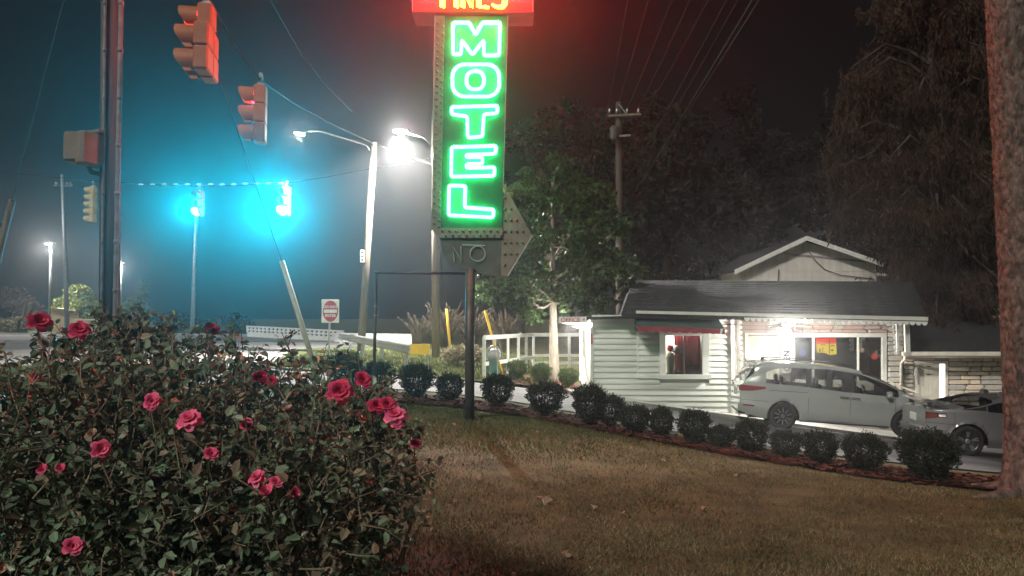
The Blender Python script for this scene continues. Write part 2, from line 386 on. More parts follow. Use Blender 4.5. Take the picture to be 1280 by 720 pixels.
# fallen leaves lying on the lawn
def fallen_leaf():
    mb = MB(); r = rng(3); pts = []
    for k in range(14):
        a = k / 14 * 6.283; q = .05 * (1 + .45 * math.cos(a * 5)) ; pts.append((q * math.cos(a), q * math.sin(a) * .8, .012 * math.sin(a * 2 + .5) + .012))
    mb.add([(0, 0, .022)] + pts, [(0, 1 + k, 1 + (k + 1) % 14) for k in range(14)])
    return mb
M_leafd = mat('dead_leaf', (.20, .13, .08), (.42, .30, .20), 9, .8)
L0 = fallen_leaf().build('fallen_leaf', M_leafd)
LEAVES = [(678, 637, 7.0, 2.4, 'large curled dead leaf in the middle of the lower lawn'), (643, 714, 4.75, 1.0, 'pale dead leaf at the bottom edge of the lawn'),
          (706, 690, 5.2, 1.5, 'crumpled tan leaf lying right of the bottom edge leaf'), (540, 660, 5.9, 1.0, 'small dead leaf on the lawn beside the lower rose canes'), (566, 624, 6.9, 1.2, 'pale leaf on the lawn right of the rose bush'),
          (599, 594, 8.0, 1.4, 'dead leaf lying in the shadow of the sign pole'), (613, 600, 7.8, .9, 'small leaf next to the pole shadow'),
          (742, 637, 6.9, 1.0, 'curled leaf near the end of the pole shadow'), (780, 632, 6.6, 1.5, 'brown leaf at the far end of the pole shadow'),
          (829, 568, 9.8, 1.3, 'leaf on the lawn below the middle shrubs'), (808, 578, 9.3, .9, 'tiny leaf below the middle shrubs'), (847, 570, 9.6, .9, 'pale speck of a leaf nearest the mulch bed'),
          (880, 640, 7.0, 1.2, 'leaf alone on the open lawn towards the right'), (567, 539, 11.3, 1.2, 'leaf on the green grass left of the sign pole'), (672, 536, 11.3, 1.0, 'leaf on the green grass right of the sign pole'), (1137, 656, 6.6, 1.1, 'leaf left of the large tree roots'), (920, 590, 9.0, 1.0, 'leaf near the edge of the red mulch'), (565, 700, 5.0, .9, 'leaf at the bottom near the rose bush')]
_r = rng(77)
for i, (px, py, D, s, lab) in enumerate(LEAVES):
    o = L0 if i == 0 else L0.copy()
    if i: C.objects.link(o)
    p = Wp(px, py, D); o.location = gp(p.x, p.y, .02); o.rotation_euler = (.1, .15, i * 1.7); o.scale = (s * .55, s * .42, s * 1.3)
    tag(o, lab, 'leaf', 'fallen leaves on the lawn')

# small leaf crumbs, clover and needles scattered over the lawn, nobody could count them
mb = MB(); r_ = rng(19)
for k in range(900):
    y = 4.3 + 8 * r_.random() ** 1.4; x = r_.uniform(-.45, .7) * y
    if y > 11.5: continue
    an = r_.random() * 6.283; l = r_.uniform(.008, .03); d = Vector((math.cos(an), math.sin(an), r_.uniform(-.3, .5))); mb.leaf(Vector((x, y, .03)), d, Vector((0, 0, 1)), l, l * .5)
vz = gz([v[0] for v in mb.v], [v[1] for v in mb.v]); mb.v = [(v[0], v[1], v[2] + float(z)) for v, z in zip(mb.v, vz)]
tag(mb.build('leaf_litter', mat('litter', (.10, .07, .04), (.30, .22, .14), 2, .9, island=.5)), 'tiny crumbs of dead leaves scattered in the lawn grass', 'leaf litter', kind='stuff')

# ------------------------------------------------------------------ the neon motel sign
SD = 12.0
def sp(px, py, dy=0.0):
    p = Wp(px, py, SD); return Vector((p.x, SD + dy, p.z))
base = Wp(587, 523, SD); base = gp(base.x, SD)
sign = empty('neon_motel_sign', base, 'tall green neon MOTEL sign with perforated arrow and red top on a dark pole', 'sign')
M_face = mat('sign_face', (.010, .085, .04), (.015, .12, .052), 5, .45, bump=.05)
M_case = mat('sign_case', (.075, .085, .07), (.12, .13, .105), 6, .5, bump=.1)
M_arrow = mat('arrow_metal', (.17, .155, .115), (.25, .22, .17), 5, .55, bump=.1)
M_redc = mat('red_cabinet', (.14, .014, .012), (.20, .022, .018), 5, .5)
TH = .42
mb = MB().tube([base - Vector((0, 0, .15)), Vector((base.x, SD, sp(587, 336).z))], .078, 14)
mb.build('pole', M_dkst, sign, base, True)
face = [(556, 20), (634, 20), (628, 285), (551, 285)]
MB().prism([sp(*q) for q in face], (0, TH, 0)).build('letter_panel', M_face, sign, base)
mb = MB().prism([sp(x, y, -.025) for x, y in [(544.5, 20), (556, 20), (551, 285), (628, 285), (628, 297.5), (549, 297.5), (539.5, 287)]], (0, TH + .05, 0))
mb.build('arrow_border', M_arrow, sign, base)
MB().prism([sp(x, y, .02) for x, y in [(628.5, 241), (636, 241), (665, 294), (634, 344), (626, 344)]], (0, TH - .04, 0)).build('arrow_head', M_arrow, sign, base)
# thin bright returns along the edges of the case
mb = MB()
for a, b in [((635, 20), (629, 240)), ((544, 20), (539, 286)), ((666, 294), (635, 345))]:
    mb.tube([sp(*a, -.03), sp(*b, -.03)], .008, 4)
mb.build('edge_trim', M_steel, sign, base)
no = MB().prism([sp(x, y, .03) for x, y in [(550.5, 298.2), (627, 300), (626, 346), (598, 341), (572, 334), (559, 326), (553, 315)]], (0, TH - .06, 0)).build('vacancy_panel', M_case, sign, base)
mb = MB(); tube_off = mat('unlit_tube', (.45, .52, .45), None, rough=.3)
def spn(x, y): return sp(x, y, -.01)
mb.tube([spn(568, 327), spn(566, 308), spn(577, 326), spn(576, 308)], .008, 5)
mb.tube([spn(*(597 + 9.5 * math.cos(a), 317 + 9.5 * math.sin(a))) for a in np.linspace(0, 6.283, 19)], .008, 5)
mb.tube([spn(578, 306), spn(606, 307)], .008, 5)
mb.build('unlit_neon_letter', tube_off, sign, base)
# bulb sockets of the arrow: two staggered rows, domed sockets
sock = MB().lathe((0, 0, 0), [(.022, 0), (.022, .02), (.012, .035), (.004, .04)], 8, (0, -1, 0)).build('bulb_socket', mat('socket', (.10, .09, .07), (.30, .26, .20), 30, .4), sign)
spots = []
for i in range(30):
    t = i / 29; y = 30 + t * 250; xe = 544.5 + (539.5 - 544.5) * t
    spots.append((xe + 3.2, y, -.025)); spots.append((xe + 9.3, y + 4, -.025))
for i in range(9): spots.append((553 + i * 8.6, 289, -.025)); spots.append((557 + i * 8.6, 294.5, -.025))
for yy in range(7):
    y = 247 + yy * 14; xm = 636 + (y - 241) * .54 if y < 294 else 664 - (y - 294) * .62
    x = 631
    while x < xm - 3: spots.append((x, y, .02)); x += 7.5
for i, (x, y, d) in enumerate(spots):
    o = sock if i == 0 else sock.copy()
    if i: C.objects.link(o)
    o.location = sp(x, y, d) - base
# neon letters
M_neon = glow('green_neon', (.055, 1.0, .34), 27)
M_neoy = glow('yellow_neon', (1.0, .72, .06), 9)
M_neor = glow('red_neon', (1.0, .035, .03), 1700)
def rrect(x0, y0, x1, y1, r, n=6):
    P = []
    for cx, cy_, a0 in [(x1 - r, y0 + r, -90), (x1 - r, y1 - r, 0), (x0 + r, y1 - r, 90), (x0 + r, y0 + r, 180)]:
        for k in range(n + 1): a = R(a0 + 90 * k / n); P.append((cx + r * math.cos(a), cy_ + r * math.sin(a)))
    return P
NEON = {'M': [[(566.7, 30), (586.7, 30), (595, 45), (603.3, 30), (625, 30), (624, 70.8), (605, 70.8), (605, 51.7), (590.8, 70), (577.5, 51.7), (576.7, 69.5), (566.7, 69.5)]],
        'O': [rrect(566, 82, 624, 122, 15), rrect(583.5, 90.5, 605, 113, 9)],
        'T': [[(565, 135), (621.7, 133.3), (621.7, 142.7), (605, 144), (603.3, 171.7), (585, 173.3), (584.3, 146.7), (565, 144)]],
        'E': [[(565, 185), (620, 183.3), (619.3, 193.3), (583.3, 194.3), (583.3, 197.3), (603.3, 197.3), (603.3, 205.5), (583.3, 206), (583.3, 210.7), (618.3, 210), (617.7, 220.7), (564.3, 221.7)]],
        'L': [[(561.8, 232.6), (581.9, 233.2), (581.3, 259.9), (617.3, 262.8), (616.3, 272.5), (561.2, 269.6)]]}
def loop_tube(mb, P, r, dy):
    pts = []
    for i in range(len(P)):      # rounded tube corners
        a, b, c = Vector(P[i - 1]), Vector(P[i]), Vector(P[(i + 1) % len(P)])
        q = min(2.2, (a - b).length * .35); s = min(2.2, (c - b).length * .35)
        if len(P) > 20: pts.append(b)
        else: pts += [b + (a - b).normalized() * q, b + ((a - b).normalized() * q + (c - b).normalized() * s) * .28, b + (c - b).normalized() * s]
    pts.append(pts[0]); pts.append(pts[1]); mb.tube([sp(p.x, p.y, dy) for p in pts], r, 6, cap=False)
cxs = 592.0
for side in (0, 1):
    for k, loops in NEON.items():
        mb = MB()
        for P in loops:
            if side: P = [(2 * 591.5 - x, y) for x, y in P]
            loop_tube(mb, P, .028, -.055 if not side else TH + .055)
        mb.build('neon_letter', M_neon, sign, base, True)
        # the sheet letter behind the tubes
# painted letter backs (the block letters the tubes outline)
for k, loops in NEON.items():
    if k == 'O':
        mb = MB(); o_, i_ = loops; n = len(o_)
        mb.add([sp(x, y, -.012) for x, y in o_] + [sp(x, y, -.012) for x, y in i_], [(q, (q + 1) % n, n + (q + 1) % n, n + q) for q in range(n)])
    else: mb = MB().prism([sp(x, y, -.012) for x, y in loops[0]], (0, .01, 0))
    mb.build('painted_letter', mat('letter_paint', (.06, .24, .12), None, rough=.5), sign, base)
# red top cabinet with PINES
top = MB().prism([sp(x, y, -.08) for x, y in [(516, -52), (667, -52), (667, 17.5), (516, 17.5)]], (0, TH + .16, 0)).build('top_cabinet', M_redc, sign, base)
mb = MB()
for x0, x1 in ((516.5, 517.5), (665.5, 666.5)): mb.tube([sp(x0, -50, -.09), sp(x0, 17, -.09)], .007, 4)
mb.build('cabinet_trim', M_steel, sign, base)
ST = {'P': (554, [[(0, 14), (0, -12), (8, -12), (10, -8), (10, -3), (8, 1), (0, 1)]]), 'I': (571, [[(0, 14), (0, -12)]]),
      'N': (579, [[(0, 14), (0, -12), (11, 14), (11, -12)]]), 'E': (599, [[(11, -12), (0, -12), (0, 14), (11, 14)], [(0, 1), (8, 1)]]),
      'S': (617, [[(14, -9), (11, -12), (3, -12), (0, -8), (0, -3), (3, 0), (11, 1), (14, 4), (14, 10), (11, 14), (3, 14), (0, 11)]])}
for side in (0, 1):
    for k, (x0, strokes) in ST.items():
        mb = MB()
        for s in strokes:
            for off in (-1.6, 1.6):
                Q = [(x0 + x + off, y - 1 + (off * .4)) for x, y in s]
                if side: Q = [(2 * 591.5 - x, y) for x, y in Q]
                mb.tube([sp(x, y, -.13 if not side else TH + .13) for x, y in Q], .022, 6)
        mb.build('neon_letter', M_neoy, sign, base, True)
mb = MB()
P = [(521, -8), (662, -8), (662, -42), (521, -42)]
loop_tube(mb, P, .016, -.13)
mb.build('red_neon_tube', M_neor, sign, base, True)
# small floodlight knuckle under the arrow
mb = MB().tube([sp(600, 336, .2), sp(600, 348, .2)], .015, 6).tube([sp(598, 348, .2), sp(616, 343, .2)], .012, 6)
mb.build('conduit', M_steel, sign, base)
MB().box(sp(617, 345, .2), (.09, .12, .07), bev=.015).build('junction_box', M_wht, sign, base)

# the thin pipe frame standing beside the sign
fb = Wp(467, 497, 12.4); fb = gp(fb.x, 12.4)
fr = empty('pipe_frame', fb, 'thin dark pipe frame of one upright and a top bar left of the sign pole', 'frame')
a = Wp(470, 341, 12.4); b = Wp(584, 342, 12.1)
MB().tube([fb - Vector((0, 0, .1)), a], .028, 8).build('upright', M_dkst, fr, fb, True)
MB().tube([a + Vector((-.03, 0, 0)), b], .02, 8).build('top_bar', M_dkst, fr, fb, True)
q = Wp(469.5, 389, 12.38); mb = MB()
mb.tube([q + Vector((-.03, 0, .08)), q + Vector((.05, 0, .08)), q + Vector((.05, 0, -.07)), q + Vector((-.03, 0, -.07))], .008, 5)
mb.build('latch_bracket', M_steel, fr, fb)

# ------------------------------------------------------------------ poles, signals, lights on the left
def pole(name, D, top, bot, r0, r1, m, label, group='utility and light poles', cat='pole'):
    b = Wp(*bot, D); t = Wp(*top, D); gb = gp(b.x, D)
    # follow the slant of the photographed pole down to the ground
    if abs(t.z - b.z) > .2: k = (gb.z - t.z) / (b.z - t.z); x = t.x + (b.x - t.x) * k; gb = gp(x, D)
    e = empty(name, gb, label, cat, group)
    MB().tube([gb - Vector((0, 0, .2)), gb.lerp(t, .5), t], [r0, (r0 + r1) / 2, r1], 14).build('shaft', m, e, gb, True)
    return e, gb, t
e, gb, t = pole('signal_pole', 11, (139, -60), (137, 420), .15, .135, M_dkwood, 'thick dark wooden pole with conduits behind the rose bush at the left')
for x0, x1, r, m in ((152.5, 143.5, .034, M_steel), (132, 127, .02, M_steel)):
    q = Wp(x0, -50, 10.83); s_ = Wp(x1, 410, 10.83); mb = MB().tube([q, q.lerp(s_, .55), s_, Vector((s_.x, s_.y, gb.z - .1))], r, 8)
    for k in range(7): mb.lathe(q.lerp(s_, .12 + .13 * k) - Vector((0, 0, .03)), [(r * 1.25, 0), (r * 1.25, .06)], 8)
    mb.build('conduit', mat('conduit_grey', (.14, .14, .135), (.22, .22, .215), 8, .75, spec=.2), e, gb, True)
# pedestrian signal seen from behind and the side
pb = Wp(107, 187, 10.8)
ps = empty('pedestrian_signal', pb, 'tan pedestrian signal box pair bracketed to the thick wooden pole', 'traffic signal', 'traffic signals')
Mz = Matrix.Rotation(R(-32), 3, 'Z')
MB().box(pb + Vector((-.14, -.02, .02)), (.24, .28, .44), Matrix.Rotation(R(10), 3, 'Z'), .03).build('signal_head', M_sigt, ps, pb)
MB().box(pb + Vector((.10, -.05, -.01)), (.20, .36, .5), Mz, .035).build('signal_head', M_sigt, ps, pb)
for q in (MB().box(pb + Vector((.14, .02, .265)), (.30, .1, .05), Mz, .01), MB().tube([pb + Vector((.06, 0, -.22)), pb + Vector((.08, .02, -.33)), pb + Vector((.28, .15, -.37))], [.05, .04, .03], 8)): q.build('mounting_bracket', M_sigt, ps, pb)

M_lensoff = mat('dark_lens', (.03, .03, .03), None, rough=.2)
def hood_mb(c, ax, L, r):
    ax = Vector(ax).normalized(); up = Vector((0, 0, 1)); sd = ax.cross(up); n = 12; vs = []
    for j in (0, 1):
        for k in range(n + 1):
            a = R(-60 + 300 * k / n); ll = L * (j) * (1 if 1 else 0)
            if j: ll = L * (1.0 - .45 * max(0, -math.sin(a)))
            vs.append(c + ax * ll + (sd * math.cos(a) + up * math.sin(a)) * r)
    return vs, [(k, k + 1, n + 2 + k, n + 1 + k) for k in range(n)]
def signal(px, py, D, face, n, m, label, lit=None, double=False, S=.355, group='traffic signals'):
    """hanging signal, px,py = top centre of housing; face = direction the lenses look"""
    b = Wp(px, py, D); e = empty('traffic_signal', b, label, 'traffic signal', group)
    f = Vector(face).normalized(); sd = Vector((-f.y, f.x, 0)); Mr = Matrix((f, sd, Vector((0, 0, 1)))).transposed()
    secs = [(0.0, -S * (k + .5)) for k in range(n)]
    if double: secs = [(0, -S * .5)] + [(o, -S * (k + 1.5)) for k in range(2) for o in (-.19, .19)]
    hs = MB()
    for (o, z) in secs: hs.box(b + sd * o + Vector((0, 0, z)), (.21, S * .96, S * .985), Mr, .025)
    hs.build('housing', m, e, b)
    for i, (o, z) in enumerate(secs):
        c = b + sd * o + Vector((0, 0, z)) + f * .105
        vs, fs = hood_mb(c, f, .27, .155)
        v2 = [c + (q - c) * 1.0 + (Vector((0, 0, 0))) for q in vs]
        MB().add(v2, fs).build('visor', m, e, b, True)
        on = lit and lit[0] == i
        mb = MB().lathe(c + f * .002, [(.15, 0), (.14, .05), (.09, .085), (.01, .10)], 16, f)
        mb.build('lens', lit[1] if on else M_lensoff, e, b, True)
        if on and lit[2]:
            d = (Vector((0, 0, CAMZ + 1.2)) - c).normalized()
            o_ = lamp('signal_light', 'SPOT', c + f * (.15 if lit[2] < 100 else .30), lit[2], lit[3], e, .07, b, spot_size=lit[4], spot_blend=.9)
            o_.rotation_euler = (-f if lit[5] is None else -Vector(lit[5]).normalized()).to_track_quat('Z', 'Y').to_euler()
    mb = MB().tube([b, b + Vector((0, 0, .16))], .03, 8).box(b + Vector((0, 0, .03)), (.12, .12, .05), Mr).box(b + Vector((0, 0, .19)), (.06, .16, .09), Mr)
    mb.build('hanger', M_steel, e, b)
    return e, b
M_red_l = glow('red_lens', (1, .03, .06), 14); M_cy_l = glow('green_lens', (.3, 1.0, .95), 60)
LEFT = Vector((-1, .22, 0))
s1 = signal(259, 8, 10.8, (-.95, -.17, -.0), 3, M_sig_redlit, 'near tan five lamp traffic signal hanging highest at the top left', (0, M_red_l, 25, (1, .05, .08), R(160), None), True)
s2 = signal(326, 108, 13.6, (-.97, -.20, 0), 3, M_sig_redlit, 'three lamp traffic signal with red lamp lit, hanging right of the largest one', (0, M_red_l, 30, (1, .05, .08), R(120), None))
TEAL = (.0, .60, .92)
P3 = Wp(250, 239, 31); P4 = Wp(357, 236, 27)
s3 = signal(250, 239, 31, (-.25, -1, 0), 3, M_sig_redlit, 'smaller far traffic signal with bright green lamp, left of the pair', (2, M_cy_l, 5600, TEAL, R(76), (.0, -1, -.02)))
s4 = signal(357, 234, 27, (-.25, -1, 0), 3, M_sig_redlit, 'far traffic signal with the brightest green lamp, right of the pair', (2, M_cy_l, 10500, TEAL, R(76), (-.02, -1, -.02)))
s5 = signal(117, 233, 34, (-1, .1, 0), 5, mat('signal_lemon', (.42, .28, .07), (.52, .35, .10), 5, .5), 'unlit yellow five lamp signal seen from the side beside the thick wooden pole', None, S=.335)

# street lights
def street_lamp(loc, power, color, parent, base, r=.13, head=(.7, .28), yaw=0.0, m=None, down=0):
    loc = Vector(loc)
    MB().box(loc + Vector((0, 0, .11)), (head[0], head[1], .14), Matrix.Rotation(yaw, 3, 'Z'), .05).build('luminaire', M_steel, parent, base)
    MB().lathe(loc + Vector((0, 0, .06)), [(.10, 0), (.14, -.02), (.12, -.09), (.05, -.12)], 14).build('lamp_lens', m or glow('lamp_white', (1, .97, .93), 60), parent, base, True)
    lamp('lamp_light', 'POINT', loc - Vector((0, 0, .12)), power, color, parent, .1, base)
    if down: lamp('lamp_downlight', 'SPOT', loc - Vector((0, 0, .14)), down, color, parent, .1, base, spot_size=R(136), spot_blend=.07)
e, gb, t = pole('light_pole', 29, (543.5, 150), (545, 462), .17, .12, M_wood, 'pale wooden pole behind the sign carrying the dazzling white street light')
lp = Wp(501, 167, 29)
pts = [Wp(543, 186, 29), Wp(530, 172, 29), Wp(505, 165, 29)]
MB().tube(pts, .03, 8).build('lamp_arm', M_steel, e, gb, True)
street_lamp(lp, 1350, (1, .94, .88), e, gb, down=27000)
e, gb, t = pole('light_pole', 30, (468, 178), (452, 420), .16, .12, M_wood, 'slanted pale wooden pole with long lamp arm reaching left', )
pts = [Wp(464, 190, 30), Wp(458, 182, 30), Wp(440, 176, 30.0), Wp(400, 164, 30), Wp(383, 164, 30)]
MB().tube(pts, .03, 8).build('lamp_arm', M_steel, e, gb, True)
lp = Wp(375, 166, 30)
MB().box(lp, (.5, .25, .12), Matrix.Rotation(R(8), 3, 'Y'), .04).build('luminaire', M_steel, e, gb)
MB().box(lp + Vector((-.02, -.02, -.05)), (.40, .26, .10), Matrix.Rotation(R(8), 3, 'Y'), .03).build('lamp_lens', glow('lamp_warm', (1, .88, .66), 8), e, gb)
lamp('lamp_light', 'POINT', lp - Vector((0, .0, .2)), 260, (1, .9, .7), e, .1, gb)
sb = Wp(453, 320, 29.8)
MB().box(sb, (.17, .03, .5)).build('pole_notice', M_wht, e, gb)
for i, ch in enumerate(('|', '|', '|')):
    MB().box(sb + Vector((0, -.02, .15 - i * .15)), (.10, .006, .05)).build('notice_mark', M_blk, e, gb)
for D, px, py, pw, lab in ((62, 62, 306, 2300, 'tall parking lot light at the far left'), (75, 150, 330, 1800, 'smaller distant parking lot light behind the thick wooden pole')):
    p = Wp(px, py, D); gb = gp(p.x + .15, D); e = empty('parking_light', gb, lab, 'street light', 'distant parking lot lights')
    MB().tube([gb - Vector((0, 0, .2)), p + Vector((.15, 0, .1))], .11, 8).build('shaft', M_steel, e, gb, True)
    street_lamp(p, pw, (1, .96, .9), e, gb, head=(.8, .5), down=pw * 2)
for D, top, bot, lab, r in ((42, (78, 218), (84, 410), 'thin grey utility pole with insulators left of the thick pole', .13), (42, (246, 255), (240, 414), 'thin pole under the left green traffic signal', .12)):
    e, gb, t = pole('signal_support_pole', D, top, bot, r, r * .8, M_steel, lab)
    if top[0] == 78:
        mb = MB()
        for dx in (-.35, .3, .5): mb.lathe(t + Vector((dx, 0, -.6)), [(.05, 0), (.09, .06), (.05, .14), (.02, .2)], 8)
        mb.tube([t + Vector((-.5, 0, -.66)), t + Vector((.6, 0, -.66))], .04, 6)
        mb.build('insulator', M_steel, e, gb)
# guy wires with tubular guards
def guy(D, top, bot, r, wtop, Dw, m, label):
    t = Wp(*top, D); b = Wp(*bot, D); k = (g(b.x, D) - t.z) / (b.z - t.z) if b.z < t.z else 1; f = t + (b - t) * max(1, k) 
    e = empty('guy_wire', f, label, 'guy wire', 'guy wires with tube guards')
    MB().tube([f, t], r, 10).build('wire_guard', m, e, f, True)
    MB().tube([t - (t - f).normalized() * .1, Wp(*wtop, Dw)], .008, 4).build('wire', M_wire, e, f)
guy(16, (15, 250), (-8, 345), .07, (82, -10), 13, M_wood, 'leaning pale guy guard at the far left edge with wire rising from it')
guy(17, (352, 326), (402, 486), .062, (228, -40), 12, mat('weathered_guard', (.34, .26, .18), (.45, .36, .26), 5, .7), 'long brown leaning guy guard rising out of the rose bush')
guy(26, (558, 386), (562, 428), .045, (548, 300), 26, M_yel, 'short yellow guy guard in front of the pampas grass')
guy(23, (606, 388), (616, 425), .04, (594, 350), 24, M_yel, 'yellow guy guard slanting behind the white fence corner')

# utility pole with cross arm on the right of the sign
e, gb, t = pole('utility_pole', 32, (773, 128), (775, 420), .18, .13, mat('blackened_wood', (.03, .025, .02), (.07, .058, .046), 9, .85, stretch=(1, 1, .08), bump=.6, bscale=26), 'tall utility pole with cross arm among the dark trees')
MB().tube([Wp(760, 145, 31.8), Wp(801, 143, 31.8)], .06, 6).build('cross_arm', M_wood, e, gb)
mb = MB()
for x in (762, 771, 784, 798): mb.lathe(Wp(x, 141, 31.8), [(.03, 0), (.06, .08), (.03, .18), (.015, .2)], 8)
mb.build('insulator', M_steel, e, gb)
MB().lathe(Wp(768, 174, 31.6), [(.16, 0), (.2, .1), (.2, .5), (.12, .58)], 10).build('transformer', M_dkst, e, gb)
MB().tube([Wp(774, 170, 31.7), Wp(788, 169, 31.6)], .05, 6).build('side_arm', M_steel, e, gb)
MB().tube([Wp(773, 130, 31.8), Wp(783, 142, 31.8)], .025, 5).build('brace', M_steel, e, gb)

# wires
PT = gb
wire([Wp(236, -40, 10), Wp(262, 0, 10.8), Wp(290, 52, 12), Wp(325, 100, 13.6), Wp(365, 128, 18), Wp(410, 153, 23), Wp(468, 180, 30)], .014, M_wire, 'thick span wire the two nearest signals hang on')
wire([Wp(468, 180, 30), Wp(490, 187, 29.5), Wp(543, 207, 29)], .014, M_wire, 'short wire from the slanted pole to the pole behind the sign')
wire([Wp(543, 198, 29), Wp(480, 208, 28.2), Wp(410, 221, 27.5), Wp(357, 229, 27), Wp(305, 231, 29), Wp(250, 233, 31), Wp(180, 230, 32.5), Wp(117, 226, 34), Wp(0, 215, 38)], .016, M_wire, 'span wire with the two green traffic signals')
mb = MB()
for k in range(13):
    x = 176 + k * 14.5; p = Wp(x, 230.5 if x < 300 else 229.5, 31.5 - (x - 180) * .024); mb.lathe(p - Vector((.09, 0, 0)), [(.03, 0), (.04, .05), (.04, .14), (.03, .19)], 6, (1, 0, .02))
tag(mb.build('cable_clips', M_wht), 'row of small pale clips along the far span wire', 'cable clip')
wire([Wp(332, -10, 16), Wp(366, 50, 19), Wp(400, 100, 23), Wp(440, 140, 28)], .011, M_wire, 'thin faint wire crossing the sky between the signals and the sign')
wire([Wp(640, 170, 26), Wp(700, 208, 29), Wp(772, 252, 32)], .012, M_wire, 'faint wire running from behind the sign to the utility pole')
for i, (x0, y0, x1, r, lab) in enumerate([(757, 150, 783, .007, 'leftmost power line above the utility pole'), (766, 150, 808, .007, 'second power line from the left above the utility pole'), (778, 150, 836, .007, 'third power line rising over the dark trees'),
     (790, 150, 858, .008, 'fourth power line from the left rising over the dark trees'), (784, 180, 880, .007, 'faint power line in the middle of the bundle'), (790, 215, 903, .012, 'bright power line left of the thick pair'), (797, 215, 917, .008, 'thin power line close beside the thick pair')]):
    a = Wp(x0, y0, 31.8); b = Wp(x1, -4, 17); b2 = b + (b - a) * .9
    wire(catenary(a, b2, .25, 16), r, M_wire, lab)
for i, (x1, lab) in enumerate(((935, 'left strand of the thick twisted service cable'), (943, 'right strand of the thick twisted service cable'))):
    a = Wp(796, 235, 31.8); b = Wp(x1, -4, 14); b2 = b + (b - a) * .7
    wire(catenary(a, b2, .2, 16), .016 if i == 0 else .010, M_wire, lab)
# ------------------------------------------------------------------ the motel office
BY = 22.0
def B(px, py, dy=0.0):
    p = Wp(px, py, BY); return Vector((p.x, BY + dy, p.z))
def at(px, py, Y): return Wp(px, py, Y)
M_sid = mat('siding', (.50, .515, .46), (.68, .69, .635), 1.6, .6, bump=.12, stretch=(.35, 1, 1.3))
M_roof = mat('roof_shingle', (.016, .017, .018), (.04, .042, .044), 10, .95, bump=.8, bscale=40, spec=.2)
M_stone = mat('stone', (.30, .26, .22), (.48, .42, .35), 5, .85, bump=.5, bscale=22)
M_stonep = mat('stone_pink', (.36, .24, .20), (.48, .36, .31), 5, .85, bump=.5, bscale=22)
M_mort = mat('mortar', (.20, .17, .14), (.28, .24, .20), 6, .9, bump=.3)
M_awn = mat('awning_green', (.018, .055, .045), (.03, .075, .06), 4, .8, bump=.15)
M_awnr = mat('awning_red', (.22, .03, .04), (.30, .05, .06), 4, .8)
M_pane = glass('window_glass', (.75, .78, .78), .06)
M_panedk = glass('dark_window_glass', (.35, .37, .4), .14)
M_trim = mat('trim', (.58, .57, .50), (.68, .67, .60), 4, .55, bump=.05)
M_room = mat('room', (.10, .09, .085), (.14, .13, .12), 3, .9)
ob = B(830, 510); ob.z = g(ob.x, BY) - .1
off = empty('motel_office', ob, 'low motel office with pale siding, dark shingle roof and stone front', 'building')
XL, XR = B(740, 400).x, B(916, 400).x
ztop = B(740, 397.5).z
# carcass of the siding bay, with a window opening
wx0, wx1 = B(831.5, 440).x, B(877.5, 440).x; wz1, wz0 = B(840, 418).z, B(840, 468.5).z
xm = B(800, 400).x; zt2 = B(840, 391).z
mb = MB()
zb = -1.6
for x0, x1, z0, z1 in [(XL, xm, zb, ztop), (xm, wx0, zb, zt2), (wx1, XR, zb, zt2), (wx0, wx1, zb, wz0), (wx0, wx1, wz1, zt2)]:
    mb.box(((x0 + x1) / 2, BY + .10, (z0 + z1) / 2), (x1 - x0, .16, z1 - z0))
mb.box((XL + .08, BY + 2.2, (zb + ztop) / 2), (.16, 4.0, ztop - zb)); mb.box((XR - .08, BY + .65, (zb + zt2) / 2), (.16, .94, zt2 - zb))
w_ = mb.build('wall', M_sid, off, ob)
bh = .168; z = -1.5; i = 0
while z < zt2 - .05:
    z1 = min(z + bh, zt2)
    segs = [(XL - .01, wx0 - .17), (wx1 + .20, XR)] if (z1 > wz0 - .10 and z < wz1 + .12) else [(XL - .01, XR)]
    if z >= ztop - .06: segs = [(max(a, xm), b) for a, b in segs if b > xm]
    for a, b in segs:
        if g((a + b) / 2, BY) > z1 + .5: continue
        q = MB().add([(a, BY + .012, z1 + .012), (b, BY + .012, z1 + .012), (b, BY - .034, z), (a, BY - .034, z), (a, BY + .02, z + .004), (b, BY + .02, z + .004), (b, BY - .020, z + bh * .5), (a, BY - .020, z + bh * .5)],
                     [(0, 1, 6, 7), (7, 6, 2, 3), (3, 2, 5, 4)])
        q.build('siding_board', M_sid, off, ob)
    z += bh
# corner boards, ledge and panel trims
def bar(name, a, b, wd, dp, m, parent=off, base=ob, dy=-.03):
    a = Vector(a) + Vector((0, dy, 0)); b = Vector(b) + Vector((0, dy, 0)); d = b - a
    M = Vector((1, 0, 0)).rotation_difference(d.normalized()).to_matrix()
    if abs(d.normalized().z) > .9: M = Matrix.Identity(3); s = (wd, dp, d.length)
    else: s = (d.length, dp, wd)
    return MB().box((a + b) / 2, s, M).build(name, m, parent, base)
bar('corner_board', (XL - .02, BY, zb), (XL - .02, BY, ztop), .09, .06, M_sid)
bar('corner_board', (XR - .03, BY, zb), (XR - .03, BY, zt2), .10, .06, M_trim)
bar('panel_trim', B(797, 393), B(797, 471), .06, .05, M_sid)
bar('panel_trim', B(796, 471.5), B(826, 472), .05, .06, M_sid, dy=-.035)
MB().prism([B(741, 498, -.05), B(795, 503, -.05), B(795, 508, -.05), B(741, 504, -.05)], (0, .05, 0)).build('skirting', M_awn, off, ob)
MB().prism([B(796, 508, -.05), B(915, 520, -.05), B(915, 527, -.05), B(796, 514, -.05)], (0, .05, 0)).build('skirting', mat('skirt', (.12, .13, .11), (.18, .19, .16), 4, .8), off, ob)
